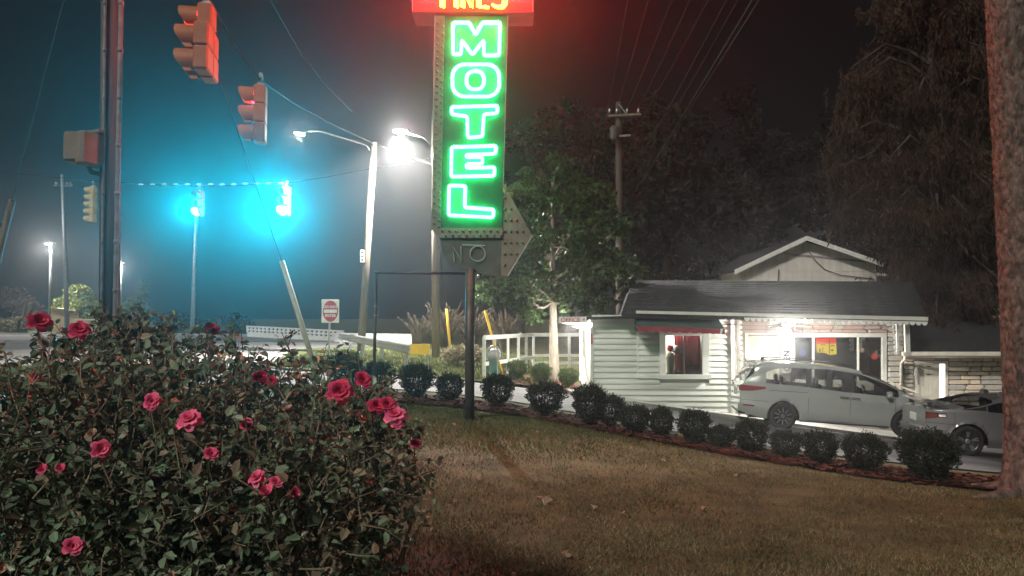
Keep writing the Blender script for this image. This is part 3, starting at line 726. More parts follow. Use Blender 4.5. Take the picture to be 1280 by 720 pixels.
# bay window
wn = MB()
for (x0, x1, y0, y1, dy) in [(824, 831.5, 413, 473, -.07), (877.5, 886, 413, 473, -.07)]:
    wn.prism([B(x0, y0, dy), B(x1, y0, dy), B(x1, y1, dy), B(x0, y1, dy)], (0, .08, 0))
wn.prism([B(831.6, 413, -.072), B(877.4, 413, -.072), B(877.4, 419.5, -.072), B(831.6, 419.5, -.072)], (0, .08, 0))
wn = wn.build('window_frame', M_sid, off, ob)
def sub(mb, name, m, par, base=ob): return mb.build(name, m, par, base)
sub(MB().prism([B(822, 468, -.12), B(888, 468, -.12), B(888, 473.5, -.12), B(822, 473.5, -.12)], (0, .13, 0)), 'sill', M_sid, wn)
sub(MB().prism([B(854.2, 419, -.03), B(856, 419, -.03), B(856, 469, -.03), B(854.2, 469, -.03)], (0, .05, 0)), 'mullion', M_dkst, wn)
sub(MB().prism([B(831, 419, .0), B(854, 419, .0), B(854, 469, .0), B(831, 469, .0)], (0, .008, 0)), 'pane', M_pane, wn)
sub(MB().prism([B(856, 419, .0), B(878, 419, .0), B(878, 469, .0), B(856, 469, .0)], (0, .008, 0)), 'pane', M_pane, wn)
# room behind the bay window
cx = (wx0 + wx1) / 2
mb = MB().box((cx, BY + 1.35, (wz0 + wz1) / 2), (2.2, .05, 1.7)).box((cx - 1.1, BY + .77, (wz0 + wz1) / 2), (.05, 1.1, 1.7)).box((cx + 1.1, BY + .77, (wz0 + wz1) / 2), (.05, 1.1, 1.7)).box((cx, BY + .77, wz0 - .2), (2.2, 1.1, .05)).box((cx, BY + .77, wz1 + .25), (2.2, 1.1, .05))
mb.build('room_lining', M_cream, off, ob)
lamp('room_light', 'POINT', (cx - .2, BY + .6, wz1 + .12), 170, (1, .9, .85), off, .08, ob)
# things behind the glass
def curtain(x0, x1, y0, y1, Y, label, m):
    a = at(x0, y0, Y); b = at(x1, y1, Y); n = 40; vs = []; 
    for k in range(n + 1):
        x = a.x + (b.x - a.x) * k / n; dy = .035 * math.sin(k * 1.25) + .012 * math.sin(k * 3.1)
        vs += [(x, Y + dy, a.z), (x + .01 * math.sin(k), Y + dy * 1.25, b.z)]
    o = MB().add(vs, [(2 * k, 2 * k + 1, 2 * k + 3, 2 * k + 2) for k in range(n)]).build('curtain', m, None, None, True)
    return tag(o, label, 'curtain')
M_cur = mat('curtain_red', (.50, .06, .09), (.62, .12, .15), 8, .9, stretch=(1, 1, .1))
curtain(843, 878, 417, 469, BY + .45, 'red pleated curtain hanging inside the lit office window', M_cur)
q = at(866, 461.5, BY + .2); e = empty('window_board', (q.x, q.y, q.z - .12), 'black notice board standing in the lower right of the lit office window', 'board')
MB().box(q, (.42, .03, .26), bev=.01).build('board', M_blk, e, e.location)
for k in range(3): MB().box(q + Vector((0, -.018, .06 - k * .06)), (.26 - .05 * k, .004, .014)).build('chalk_line', M_wire, e, e.location)
q = at(838, 447, BY + .25); e = empty('window_figure', (q.x, q.y, q.z - .5), 'white and red decoration figure with black wide hat in the lit office window', 'decoration')
MB().lathe((q.x, q.y, q.z - .5), [(.13, 0), (.10, .1), (.12, .3), (.15, .5), (.10, .62), (.04, .66)], 12).build('body', M_wht, e, e.location, True)
MB().lathe((q.x, q.y, q.z + .17), [(.02, 0), (.085, .04), (.10, .11), (.07, .2)], 12).build('head', mat('figure_red', (.55, .03, .03), None, rough=.5), e, e.location, True)
MB().lathe((q.x + .17, q.y, q.z + .16), [(.25, 0), (.2, .05), (.12, .08), (.10, .18), (.03, .2)], 14, (.35, -.2, 1)).build('hat', M_blk, e, e.location, True)
q = at(846, 467, BY + .24); e = empty('window_tray', (q.x, q.y, q.z), 'low dark tray of small items on the office window ledge', 'tray')
MB().box(q + Vector((0, 0, .02)), (.38, .16, .04), bev=.01).build('tray', M_room, e, e.location)
for k in range(4): MB().lathe(q + Vector((-.14 + .09 * k, 0, .04)), [(.025, 0), (.03, .05), (.015, .1 - .012 * k)], 8).build('item', [M_wht, M_cur, M_wht, M_steel][k], e, e.location)
# awning
a0, a1 = B(803, 391.5, -.03), B(891, 392.5, -.03)
f0, f1 = at(797, 407.5, BY - .85), at(906, 411, BY - .85)
v0, v1 = f0 - Vector((0, 0, .145)), f1 - Vector((0, 0, .15))
a1.x = f1.x - .05; a0.x = f0.x + .05
aw = empty('window_awning', (a0 + a1) / 2 - Vector((0, 0, .5)), 'dark green sloping fabric awning with red valance over the lit window', 'awning')
ab = aw.location
MB().add([a0, a1, f1, f0, a0 - Vector((0, -.01, .03)), a1 - Vector((0, -.01, .03)), f1 - Vector((0, 0, .03)), f0 - Vector((0, 0, .03))], [(0, 1, 2, 3), (4, 5, 6, 7), (0, 3, 7, 4), (1, 2, 6, 5)]).build('canopy', M_awn, aw, ab)
mb = MB(); n = 26
for k in range(n):
    t0, t1 = k / n, (k + 1) / n; dz = .012 * math.sin(k * 2.2)
    mb.add([f0.lerp(f1, t0) + Vector((0, -.012, 0)), f0.lerp(f1, t1) + Vector((0, -.012, 0)), v0.lerp(v1, t1) + Vector((0, -.012, dz)), v0.lerp(v1, t0) + Vector((0, -.012, dz))], [(0, 1, 2, 3)])
mb.build('valance', M_awnr, aw, ab)
for s, (A, F, V) in enumerate([(a0, f0, v0), (a1, f1, v1)]):
    MB().add([A, F, V, Vector((A.x, A.y, V.z))], [(0, 1, 2, 3)]).build('side_panel', M_awn if not s else M_awnr, aw, ab)
k = v1.lerp(v0, .05); MB().prism([k + Vector((-.02, -.016, 0)), k + Vector((.03, -.016, 0)), f1.lerp(f0, .02) + Vector((0, -.016, 0)), f1.lerp(f0, .05) + Vector((0, -.016, 0))], (0, -.004, 0)).build('valance_stripe', M_wht, aw, ab)
for A, F in ((a0, f0), (a1, f1)): MB().tube([A + Vector((0, 0, -.35)), F - Vector((0, -.02, .04))], .014, 5).build('awning_arm', M_steel, aw, ab)

# main roof: overlapping shingle courses on the front slope
EL, ER = at(777, 391.5, 21.35), at(1159, 397, 21.35); RL, RR = at(792, 350.5, 25.8), at(1140, 352, 25.8)
rf = empty('roof', (0, 0, 0), None, None); rf.parent = off; rf.location = Vector((0, 0, 0)); 
NC = 15
nrm = (ER - EL).cross(RL - EL).normalized()
if nrm.z < 0: nrm = -nrm
rslab = MB().add([EL, ER, RR, RL, RL + Vector((0, 4.6, -1.25)), RR + Vector((0, 4.6, -1.25)), EL - Vector((0, 0, .14)), ER - Vector((0, 0, .14)), RL + Vector((0, 4.6, -1.4)), RR + Vector((0, 4.6, -1.4))],
                 [(0, 1, 2, 3), (3, 2, 5, 4), (6, 7, 9, 8), (0, 6, 7, 1), (0, 3, 4, 8, 6), (1, 2, 5, 9, 7), (4, 5, 9, 8)])
bpy.data.objects.remove(rf); rf = rslab.build('roof', M_roof, off, ob)
r_ = rng(8)
for c in range(NC):
    t0, t1 = c / NC, min(1, (c + 1.25) / NC); mb = MB(); n = 34
    for k in range(n):
        s0, s1 = k / n, (k + 1) / n - .0006; j = r_.uniform(.012, .024)
        P = [EL.lerp(ER, s0).lerp(RL.lerp(RR, s0), t0), EL.lerp(ER, s1).lerp(RL.lerp(RR, s1), t0), EL.lerp(ER, s1).lerp(RL.lerp(RR, s1), t1), EL.lerp(ER, s0).lerp(RL.lerp(RR, s0), t1)]
        mb.add([P[0] + nrm * j, P[1] + nrm * j, P[2] + nrm * .004, P[3] + nrm * .004, P[0] - nrm * .002, P[1] - nrm * .002], [(0, 1, 2, 3), (0, 1, 5, 4), (0, 3, 4), (1, 2, 5)])
    mb.build('shingle_course', mat('roof_shingle_top', (.018, .019, .021), (.050, .052, .055), 7, .95, bump=.8, bscale=50, spec=.2, island=.35), rf, ob)
FL, FR = at(795, 390.5, 21.32), at(1159, 398.5, 21.32)
MB().prism([at(795, 388.3, 21.33), at(1159, 396.2, 21.33), at(1159, 401, 21.33), at(795, 391.8, 21.33)], (0, -.05, 0)).build('fascia', M_trim, off, ob)
MB().prism([at(795, 391.5, 21.4), at(1157, 400, 21.4), at(1157, 401, 23.0), at(795, 392, 23.0)], (0, 0, .03)).build('soffit', M_trim, off, ob)
# flat roof of the left annex and canopy
MB().prism([at(715, 396.8, 21.6), at(803, 394.3, 21.6), at(803, 397.8, 21.6), at(715, 400.5, 21.6)], (0, 3.6, 0)).build('flat_roof', M_roof, off, ob)
# OFFICE board
q = at(715, 400, 21.5); e = empty('office_board', (q.x, q.y, q.z - .1), 'small white board with red OFFICE lettering at the left end of the canopy', 'sign'); eb = e.location
MB().prism([at(698.5, 396.3, 21.5), at(733, 395.8, 21.5), at(733, 403.2, 21.5), at(698.5, 404, 21.5)], (0, .04, 0)).build('panel', M_wht, e, eb)
mr = mat('sign_red', (.45, .05, .06), None, rough=.5)
put_text('lettering', 'OFFICE', .19, (at(713, 400.2, 21.5).x, 21.49, at(713, 400.2, 21.5).z), (R(90), 0, 0), mr, e, eb, .92, .004)
w2 = at(729.5, 399.6, 21.5); MB().add([w2 + Vector(v) for v in [(-.03, -.006, .02), (.0, -.006, .02), (.0, -.006, .06), (.02, -.006, .06), (.02, -.006, .02), (.05, -.006, .02), (.01, -.006, -.05)]], [(0, 1, 4, 5, 6), (1, 2, 3, 4)]).build('arrow_mark', mr, e, eb)
MB().tube([at(694, 402, 21.55), at(742, 401.5, 21.55)], .015, 6).build('hanging_arm', M_steel, e, eb)
# canopy lights on the left side of the office
M_fl = glow('fluorescent', (1, .98, .93), 3.5)
for poly, Y, lab in [([(699, 403.5), (740, 403.4), (740, 409)], 21.7, 'upper bright white canopy light strip left of the office'), ([(715, 408), (740, 410.6), (740, 415.4)], 22.1, 'lower bright white canopy light strip left of the office')]:
    q = at(730, 408, Y); e = empty('canopy_light', (q.x, q.y, q.z), lab, 'light', 'canopy lights')
    P = [at(x, y, Y) for x, y in poly]
    MB().prism(P, (0, .35, 0)).build('diffuser', M_fl, e, q)
lamp('canopy_lamp', 'POINT', at(716, 411, 22.7), 420, (1, .96, .88), e, .25, q)
MB().prism([at(738, 417, 21.93), at(741, 417, 21.93), at(741, 430, 21.93), at(738, 430, 21.93)], (0, .03, 0)).build('reflector_strip', mat('reflector_red', (.55, .12, .06), None, rough=.4), off, ob)

# recessed front: wall at Y = 23
FY = 23.0
def F(px, py, dy=0.0): p = Wp(px, py, FY); return Vector((p.x, FY + dy, p.z))
mb = MB()
def fw(x0, x1, y0, y1, m=None, dy=.02, th=.2): mb.prism([F(x0, y0, dy), F(x1, y0, dy), F(x1, y1, dy), F(x0, y1, dy)], (0, th, 0))
for q in [(912, 1130, 396, 417.5), (912, 934, 417.5, 540), (934, 976, 417.5, 420), (976, 992, 417.5, 540), (992, 1106, 477, 560), (1106, 1130, 417.5, 560)]: fw(*q)
mb.build('front_wall', M_mort, off, ob)
mb = MB(); fw(1130, 1330, 438, 560); mb.build('wing_wall', M_mort, off, ob)
stone_me = {}
def stones(x0, x1, y0, y1, seed, mats_, hs=(4.6, 7.4), ws=(11, 30), proud=.045, skip=()):
    r = rng(seed); y = y0
    while y < y1 - 1.5:
        h = min(r.uniform(*hs), y1 - y)
        if y1 - y - h < 3: h = y1 - y
        x = x0
        while x < x1 - 1:
            wd = min(r.uniform(*ws), x1 - x)
            if x1 - x - wd < 7: wd = x1 - x
            if not any(a < x + wd / 2 < b and c < y + h / 2 < d for a, b, c, d in skip):
                a, b = F(x + .45, y + .45), F(x + wd - .45, y + h - .45); k = r.randrange(4)
                if ('s', k) not in stone_me:
                    bm = bmesh.new(); bmesh.ops.create_cube(bm, size=1); bmesh.ops.bevel(bm, geom=bm.edges[:], offset=.10, segments=1, affect='EDGES')
                    for v in bm.verts: v.co += Vector((r.uniform(-.03, .03), r.uniform(-.12, .12), r.uniform(-.06, .06)))
                    me = bpy.data.meshes.new('stone'); bm.to_mesh(me); bm.free(); me.materials.append(None); stone_me[('s', k)] = me
                o = bpy.data.objects.new('stone', stone_me[('s', k)]); C.objects.link(o); o.parent = off
                c = (a + b) / 2; o.location = c - ob + Vector((0, r.uniform(-.012, .012), 0)); o.scale = (abs(b.x - a.x), proud * 2.2, abs(b.z - a.z))
                o.material_slots[0].link = 'OBJECT'; o.material_slots[0].material = r.choice(mats_)
            x += wd
        y += h
SM = [mat('stone_buff', (.62, .53, .42), (.78, .69, .56), 5, .85, bump=.5, bscale=22), mat('stone_pale', (.50, .45, .38), (.68, .62, .53), 5, .85, bump=.5, bscale=22), mat('stone_grey', (.42, .39, .35), (.56, .52, .47), 5, .85, bump=.5, bscale=22), mat('stone_tan', (.62, .50, .37), (.76, .64, .49), 5, .85, bump=.5, bscale=22)]
stones(926, 1110, 401.5, 416.2, 2, [M_stonep, M_stonep, M_stone], (4.2, 5.5), (14, 34))
stones(1109, 1129, 403, 520, 3, SM[:3], (4.6, 8), (8, 20))
stones(1130.5, 1142, 446.5, 522, 4, SM)
stones(1142, 1184.5, 446.5, 450.8, 6, SM)
stones(1184.5, 1296, 446.5, 522, 7, SM)
stones(992, 1106, 480, 522, 5, SM, (6, 9), (16, 34))
# front door with diagonal battens
d = MB().prism([F(935, 418.5, .03), F(975, 418.5, .03), F(975, 540, .03), F(935, 540, .03)], (0, .05, 0)).build('door', M_cream, off, ob)
for (x0, y0, x1, y1) in [(945, 432, 957, 424.5), (943, 444, 968, 427), (952, 446, 966, 436)]:
    a, b = F(x0, y0, .01), F(x1, y1, .01); v = (b - a).normalized(); s_ = Vector((-v.z, 0, v.x)) * .06
    MB().prism([a - s_, b - s_, b + s_, a + s_], (0, .03, 0)).build('batten', M_cream, d, ob)
MB().lathe(F(939, 452, -.02), [(.03, 0), (.04, .03), (.02, .06)], 8, (0, -1, 0)).build('door_knob', M_steel, d, ob)
fm = MB()
for (x0, x1, y0, y1, dy) in [(931, 935, 416, 540, -.03), (935.1, 975, 416, 418.4, -.032), (976, 978, 416, 540, -.03)]:
    fm.prism([F(x0, y0, dy), F(x1, y0, dy), F(x1, y1, dy), F(x0, y1, dy)], (0, .09, 0))
fm.build('door_frame', M_trim, off, ob)
# picture window
fm = MB()
for (x0, x1, y0, y1, dy) in [(989, 993, 416.5, 478, -.05), (1102, 1107.5, 416.5, 482, -.05)]:
    fm.prism([F(x0, y0, dy), F(x1, y0, dy), F(x1, y1, dy), F(x0, y1, dy)], (0, .12, 0))
fm.prism([F(993.1, 416.5, -.052), F(1101.9, 416.5, -.052), F(1101.9, 421.5, -.052), F(993.1, 421.5, -.052)], (0, .12, 0))
fm.prism([F(993.1, 474, -.056), F(1101.9, 476, -.056), F(1101.9, 481, -.056), F(993.1, 479, -.056)], (0, .12, 0))
pw = fm.build('window_frame', M_trim, off, ob)
for x in (1016.5, 1072.5): MB().prism([F(x - 1, 421, -.03), F(x + 1, 421, -.03), F(x + 1, 476, -.03), F(x - 1, 476, -.03)], (0, .07, 0)).build('mullion', M_trim, pw, ob)
for x0, x1 in ((993, 1015.5), (1017.5, 1071.5), (1073.5, 1102)): MB().prism([F(x0, 421, .02), F(x1, 421, .02), F(x1, 477, .02), F(x0, 477, .02)], (0, .008, 0)).build('pane', M_panedk, pw, ob)
c = F(1048, 448, 1.3)
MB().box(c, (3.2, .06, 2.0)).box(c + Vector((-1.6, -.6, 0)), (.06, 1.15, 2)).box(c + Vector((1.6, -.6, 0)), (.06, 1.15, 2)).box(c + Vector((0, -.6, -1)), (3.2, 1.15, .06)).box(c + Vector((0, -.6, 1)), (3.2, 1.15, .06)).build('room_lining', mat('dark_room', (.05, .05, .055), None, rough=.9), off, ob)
# reflections of lights behind the camera, built as glowing pieces inside the picture window
q = F(1036, 437, .12); e = empty('sign_reflection', q - Vector((0, 0, .3)), 'reflection of a red and yellow sign, built as glowing panels in the middle pane of the front window', 'sign'); eb = e.location
MB().prism([F(1023, 423, .12), F(1047, 422.5, .12), F(1047.5, 429.5, .12), F(1023, 430, .12)], (0, .05, 0)).build('reflected_red_panel', glow('reflected_red', (1, .03, .01), 9), e, eb)
MB().prism([F(1023, 430.2, .12), F(1047.5, 429.7, .12), F(1048, 443, .12), F(1040, 444, .12), F(1033, 441, .12), F(1024, 441, .12)], (0, .05, 0)).build('reflected_yellow_panel', glow('reflected_yellow', (1, .72, .01), 8), e, eb)
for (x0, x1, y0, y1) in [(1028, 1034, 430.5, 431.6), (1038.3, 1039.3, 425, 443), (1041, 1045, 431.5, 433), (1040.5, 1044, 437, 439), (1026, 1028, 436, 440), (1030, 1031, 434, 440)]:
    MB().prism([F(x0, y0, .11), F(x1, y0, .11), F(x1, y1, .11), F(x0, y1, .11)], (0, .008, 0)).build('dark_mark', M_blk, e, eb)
def blob(px, py, r, col, s, name, lab, cat='light'):
    p = F(px, py, .3); o = MB().lathe(p - Vector((0, 0, r)), [(r * .3, 0), (r, r * .6), (r * .9, r * 1.3), (r * .2, r * 2)], 10).build(name, glow(name + '_glow', col, s * 3.5), None, None, True); return tag(o, lab, cat)  # glowing piece standing in for a light mirrored in the pane
blob(1008, 441, .11, (.15, .35, 1), .8, 'blue_reflection', 'small blue glowing reflection in the left pane of the front window')
blob(1099, 446, .10, (1, .08, .03), 1.2, 'red_reflection', 'small red glowing reflection in the right pane of the front window')
blob(1083, 438, .07, (1, .6, .3), .9, 'amber_reflection', 'small amber glowing reflection in the right pane of the front window, beside the red one')
MB_ = MB().box(F(1058, 430, .25), (.2, .02, .03)); tag(MB_.build('pink_reflection', glow('pink_glow', (1, .3, .5), .7)), 'short pink glowing reflection in the middle pane of the front window', 'light')
# vertical OPEN board under the porch lamp
q = F(982, 446, -.12); e = empty('open_board', q - Vector((0, 0, .45)), 'narrow white vertical board reading OPEN below the porch lamp', 'sign'); eb = e.location
MB().prism([F(976, 424, -.10), F(988.5, 424, -.10), F(988.5, 466, -.10), F(976, 466, -.10)], (0, .04, 0)).build('panel', M_wht, e, eb)
put_text('lettering', 'OPEN', .27, F(982.2, 451, -.112), (R(90), R(-90), 0), M_blk, e, eb, .92, .008)
# porch lamp
q = at(980.5, 415, 21.75); e = empty('porch_lamp', q, 'blazing white porch lamp above the OPEN board', 'lamp')
MB().lathe(q, [(.05, .17), (.11, .16), (.13, .12)], 12).build('lamp_cap', M_blk, e, q)
MB().lathe(q, [(.05, -.20), (.14, -.15), (.19, -.06), (.19, .02), (.13, .11), (.05, .14)], 14).build('lamp_globe', glow('porch_white', (1, .97, .92), 60), e, q, True)
MB().tube([q + Vector((0, .05, .16)), q + Vector((0, .3, .24)), q + Vector((0, 1.24, .14))], .02, 6).build('lamp_bracket', M_blk, e, q)
lamp('porch_light', 'POINT', q - Vector((0, .24, .06)), 1100, (1, .96, .9), e, .08, q)
# scalloped trim and ornate porch posts
sc0 = MB()
for k in range(9):
    a = math.pi * k / 8; sc0.v.append((.085 * math.cos(a), 0, -.075 * math.sin(a)))
sc0.v += [(x, .02, z) for x, y, z in sc0.v]; sc0.f = [tuple(range(9)), tuple(range(9, 18))[::-1]] + [(k, k + 1, k + 10, k + 9) for k in range(8)]; sc0.mi = [0] * len(sc0.f)
s0 = None
for k in range(30):
    t = k / 29; p = at(934 + (1156 - 934) * t, 396.0 + 5.2 * t, 21.29) - Vector((0, 0, .02))
    if s0 is None: s0 = sc0.build('scallop', M_wht, off); o = s0
    else: o = s0.copy(); C.objects.link(o)
    o.location = p - ob; o.scale = (1, 1, 1.5)
for px, name in ((922.5, 'porch_post'), (1121, 'porch_post')):
    a = at(px, 393 if px < 1000 else 399, 21.6); b0 = at(px, 470 if px < 1000 else 443, 21.6)
    zbot = g(a.x, 21.6) if px < 1000 else b0.z - .0
    p_ = MB().box(((a.x), 21.6, (a.z + zbot) / 2), (.07, .07, a.z - zbot)).build(name, M_wht, off, ob)
    n = 0; z = a.z - .08
    while z > max(zbot, a.z - 1.9):
        o = s0.copy(); C.objects.link(o); o.name = 'post_scallop'; o.parent = p_; o.location = Vector((a.x - .035 if px > 1000 else a.x + .035, 21.59, z)) - ob
        o.rotation_euler = (0, R(90 if px > 1000 else -90), 0); o.scale = (.75, 1, 1.1); z -= .15
bar('wing_post', at(1133, 400, 21.7), at(1133, 440, 21.7), .13, .1, M_trim)
# wall lamp bracket on the left porch post
MB().tube([at(903, 406, 21.8), at(922, 405, 21.6), at(923, 397, 21.6)], .015, 5).build('cable_bracket', M_dkst, off, ob)
# right wing: low roof, gutter, door, downspout
w0, w1, w2, w3 = at(1127, 441, 22.3), at(1330, 441, 22.3), at(1330, 398.5, 26.8), at(1142, 398.5, 26.8)
MB().add([w0, w1, w2, w3, w0 - Vector((0, 0, .1)), w1 - Vector((0, 0, .1)), w2 - Vector((0, 0, .1)), w3 - Vector((0, 0, .1))], [(0, 1, 2, 3), (4, 5, 6, 7), (0, 4, 5, 1), (0, 3, 7, 4)]).build('wing_roof', M_roof, off, ob)
MB().prism([at(1127, 439.6, 22.27), at(1330, 439.6, 22.27), at(1330, 444.5, 22.27), at(1127, 444.5, 22.27)], (0, -.1, 0)).build('gutter', M_cream, off, ob)
MB().prism([at(1128, 444.6, 22.3), at(1330, 444.6, 22.3), at(1330, 447, 22.99), at(1128, 447, 22.99)], (0, 0, -.02)).build('wing_soffit', M_cream, off, ob)
for y0, y1, Y in ((385.5, 389, 29.5), (393.3, 397, 27.6)):
    MB().prism([at(1152, y0, Y), at(1350, y0, Y), at(1350, y1, Y), at(1152, y1, Y)], (0, .2, 0)).build('rear_fascia', M_cream, off, ob)
MB().prism([at(1150, 389, 29.4), at(1350, 389, 29.4), at(1350, 393.2, 27.7), at(1150, 393.2, 27.7)], (0, 0, -.05)).build('rear_roof', M_roof, off, ob)
MB().prism([at(1150, 396, 27.9), at(1350, 396, 27.9), at(1350, 420, 27.9), at(1150, 420, 27.9)], (0, 1.0, 0)).build('rear_wall', M_mort, off, ob)
dr = MB().prism([F(1148, 455, -.02), F(1174, 455, -.02), F(1174, 530, -.02), F(1148, 530, -.02)], (0, .05, 0)).build('wing_door', mat('door_cream', (.62, .57, .49), (.70, .65, .57), 4, .55), off, ob)
for z0, z1 in ((458, 474), (478, 496)):
    for x0 in (1151, 1162): MB().prism([F(x0, z0, -.026), F(x0 + 9, z0, -.026), F(x0 + 9, z1, -.026), F(x0, z1, -.026)], (0, .01, 0)).build('door_panel', M_cream, dr, ob)
for y in (458, 468): MB().box(F(1160, y, -.035), (.12, .01, .03)).build('door_plate', M_dkst, dr, ob)
fm = MB()
for (x0, x1, y0, y1, dy) in [(1142.5, 1147.8, 451, 530, -.05), (1180.3, 1184, 451, 530, -.05), (1147.9, 1180.2, 451, 454.8, -.052)]:
    fm.prism([F(x0, y0, dy), F(x1, y0, dy), F(x1, y1, dy), F(x0, y1, dy)], (0, .1, 0))
fm.build('door_frame', M_cream, off, ob)
MB().prism([F(1174.4, 455, -.03), F(1180, 455, -.03), F(1180, 530, -.03), F(1174.4, 530, -.03)], (0, .05, 0)).build('lit_sidelight', glow('sidelight', (.88, .88, 1.0), 4), off, ob)
MB().box(F(1146, 470, -.07), (.05, .03, .5)).build('hinge_strip', M_steel, off, ob)
MB().tube([at(1131, 444, 22.2), at(1131, 449, 22.3), at(1126.5, 454, 22.9), at(1126.5, 520, 22.9)], .05, 8).build('downspout', M_cream, off, ob, True)
MB().tube([at(1105, 474, 22.6), at(1128, 484, 22.6), at(1148, 492, 22.5)], .022, 6).build('handrail', M_cream, off, ob)

# ------------------------------------------------------------------ gabled house behind
GY = 36.0
def G(px, py, dy=0.0): p = Wp(px, py, GY); return Vector((p.x, GY + dy, p.z))
gb = G(1003, 380); gh = empty('gabled_house', (gb.x, GY, g(gb.x, GY)), 'pale gabled house end rising behind the dark office roof', 'building'); gb = gh.location.copy()
M_gw = mat('gable_wall', (.50, .46, .42), (.66, .61, .56), 3.5, .85, bump=.25, stretch=(1, 1, .3))
zb_ = g(gb.x, GY)
Lw, Rw = G(926, 341), G(1095, 341); pk = G(1003, 301)
MB().prism([Vector((Lw.x, GY, zb_)), Vector((Rw.x, GY, zb_)), Vector((Rw.x, GY, G(1095, 330).z)), pk, Vector((Lw.x, GY, G(926, 336).z))], (0, 8, 0)).build('wall', M_gw, gh, gb)
MB().prism([G(926, 338, -.02), G(1095, 338, -.02), G(1095, 339.2, -.02), G(926, 339.2, -.02)], (0, .02, 0)).build('trim_band', M_gw, gh, gb)
a, p_, b = G(914, 338.5, -.5), G(1003, 296.5, -.5), G(1097, 329, -.5)
for u, v, nm in ((a, p_, 'roof_slope'), (p_, b, 'roof_slope')):
    MB().add([u, v, v + Vector((0, 9, 0)), u + Vector((0, 9, 0)), u + Vector((0, 0, -.1)), v + Vector((0, 0, -.1)), v + Vector((0, 9, -.1)), u + Vector((0, 9, -.1))], [(0, 1, 2, 3), (4, 5, 6, 7), (0, 1, 5, 4), (3, 2, 6, 7), (0, 3, 7, 4), (1, 2, 6, 5)]).build(nm, M_roof, gh, gb)
    MB().prism([u + Vector((0, -.01, .01)), v + Vector((0, -.01, .01)), v + Vector((0, -.01, -.22)), u + Vector((0, -.01, -.22))], (0, -.04, 0)).build('barge_board', M_wht, gh, gb)
MB().prism([G(980, 316, -.03), G(1086, 326, -.03), G(1086, 328.5, -.03), G(980, 318.5, -.03)], (0, .03, 0)).build('grey_batten', mat('grey_wood', (.2, .18, .16), (.28, .25, .23), 5, .8), gh, gb)  # plain grey strip slanting across the gable wall
MB().tube([G(1010, 313, -.05), G(1018, 325, -.08), G(1030, 337, -.08), G(1050, 344, -.08), G(1092, 349, -.05)], .022, 5).build('hanging_cable', M_dkst, gh, gb)
MB().tube([G(972, 352, -.1), G(972.5, 337, -.1)], .035, 6).build('vent_pipe', M_dkst, gh, gb)
# small lower wing to the right of the gabled house
MB().prism([G(1128, 342, 2), G(1156, 346, 2), G(1156, 400, 2), G(1128, 400, 2)], (0, 4, 0)).build('side_wing', M_gw, gh, gb)
MB().prism([G(1118, 338, 1.6), G(1170, 346.5, 1.6), G(1170, 349, 1.6), G(1118, 341, 1.6)], (0, 5, 0)).build('side_wing_roof', M_wht, gh, gb)

# ------------------------------------------------------------------ white fence with a corner
p0, p1, p2 = at(605, 475, 22), at(667, 462, 28), at(748, 462, 28.2)
P0, P1, P2 = gp(p0.x, 22), gp(p1.x, 28), gp(p2.x, 28.2)
zt = 1.20
fe = empty('white_rail_fence', P0, 'white wooden post and rail fence turning a corner left of the office', 'fence')
def fpost(p, zt_, name='post'): MB().box((p.x, p.y, (zt_ + p.z - .2) / 2), (.10, .10, zt_ - p.z + .2), bev=.012).build(name, M_wht, fe, P0)
for t in (0, .17, .42, .64, .82, 1): fpost(P0.lerp(P1, t), zt + (0 if t else .02))
for t in (.55, .97): fpost(P1.lerp(P2, t), zt)
def rail(a, b, z0, z1, h, ov=.04, dy=-.062):
    a2, b2 = Vector((a.x, a.y + dy, z0)), Vector((b.x, b.y + dy, z1)); d = b2 - a2
    M = Matrix.Rotation(math.atan2(d.y, d.x), 3, 'Z') @ Matrix.Rotation(-math.asin(d.z / d.length), 3, 'Y')
    MB().box((a2 + b2) / 2, (d.length + ov, .045, h), M).build('rail', M_wht, fe, P0)
rail(P0, P1, zt + .0, zt + .0, .13); rail(P1, P2, zt - .0, zt - .0, .13)
rail(P0, P1, .42, .35, .11); rail(P1, P2, .42, .42, .11); rail(P1, P2, .14, .14, .11)
wm = MB()
for k in range(30): p = P0.lerp(P1, k / 30); wm.tube([(p.x, p.y + .06, p.z + .1), (p.x, p.y + .06, zt)], .006, 3, False)
for k in range(14):
    z = .1 + k * .08; wm.tube([(P0.x, P0.y + .06, z), (P1.x, P1.y + .06, z)], .005, 3, False); wm.tube([(P1.x, P1.y + .06, z), (P2.x, P2.y + .06, z)], .005, 3, False)
for k in range(26): p = P1.lerp(P2, k / 26); wm.tube([(p.x, p.y + .06, p.z), (p.x, p.y + .06, zt)], .006, 3, False)
wm.build('wire_mesh', M_wire, fe, P0)['kind'] = 'stuff'
# teal utility pedestal with a pale domed cap
q = at(617, 476, 21.6); q = gp(q.x, 21.6); e = empty('utility_pedestal', q, 'teal metal pedestal with rounded grey cap in front of the fence corner', 'pedestal')
M_teal = mat('teal_paint', (.10, .22, .21), (.15, .28, .26), 4, .5)
MB().lathe(q, [(.15, -.1), (.15, .1), (.13, .12), (.13, .58), (.15, .6), (.15, .64)], 14).build('body', M_teal, e, q, True)
MB().lathe(q, [(.16, .64), (.165, .8), (.13, .92), (.06, .97)], 14).build('cap', mat('grey_cap', (.34, .35, .34), (.44, .45, .44), 4, .5), e, q, True)
mb = MB().tube([q + Vector((.18 * math.cos(a), -.05, .78 + .28 * math.sin(a))) for a in np.linspace(-.4, 3.5, 14)], .02, 6); mb.build('hoop', M_steel, e, q)

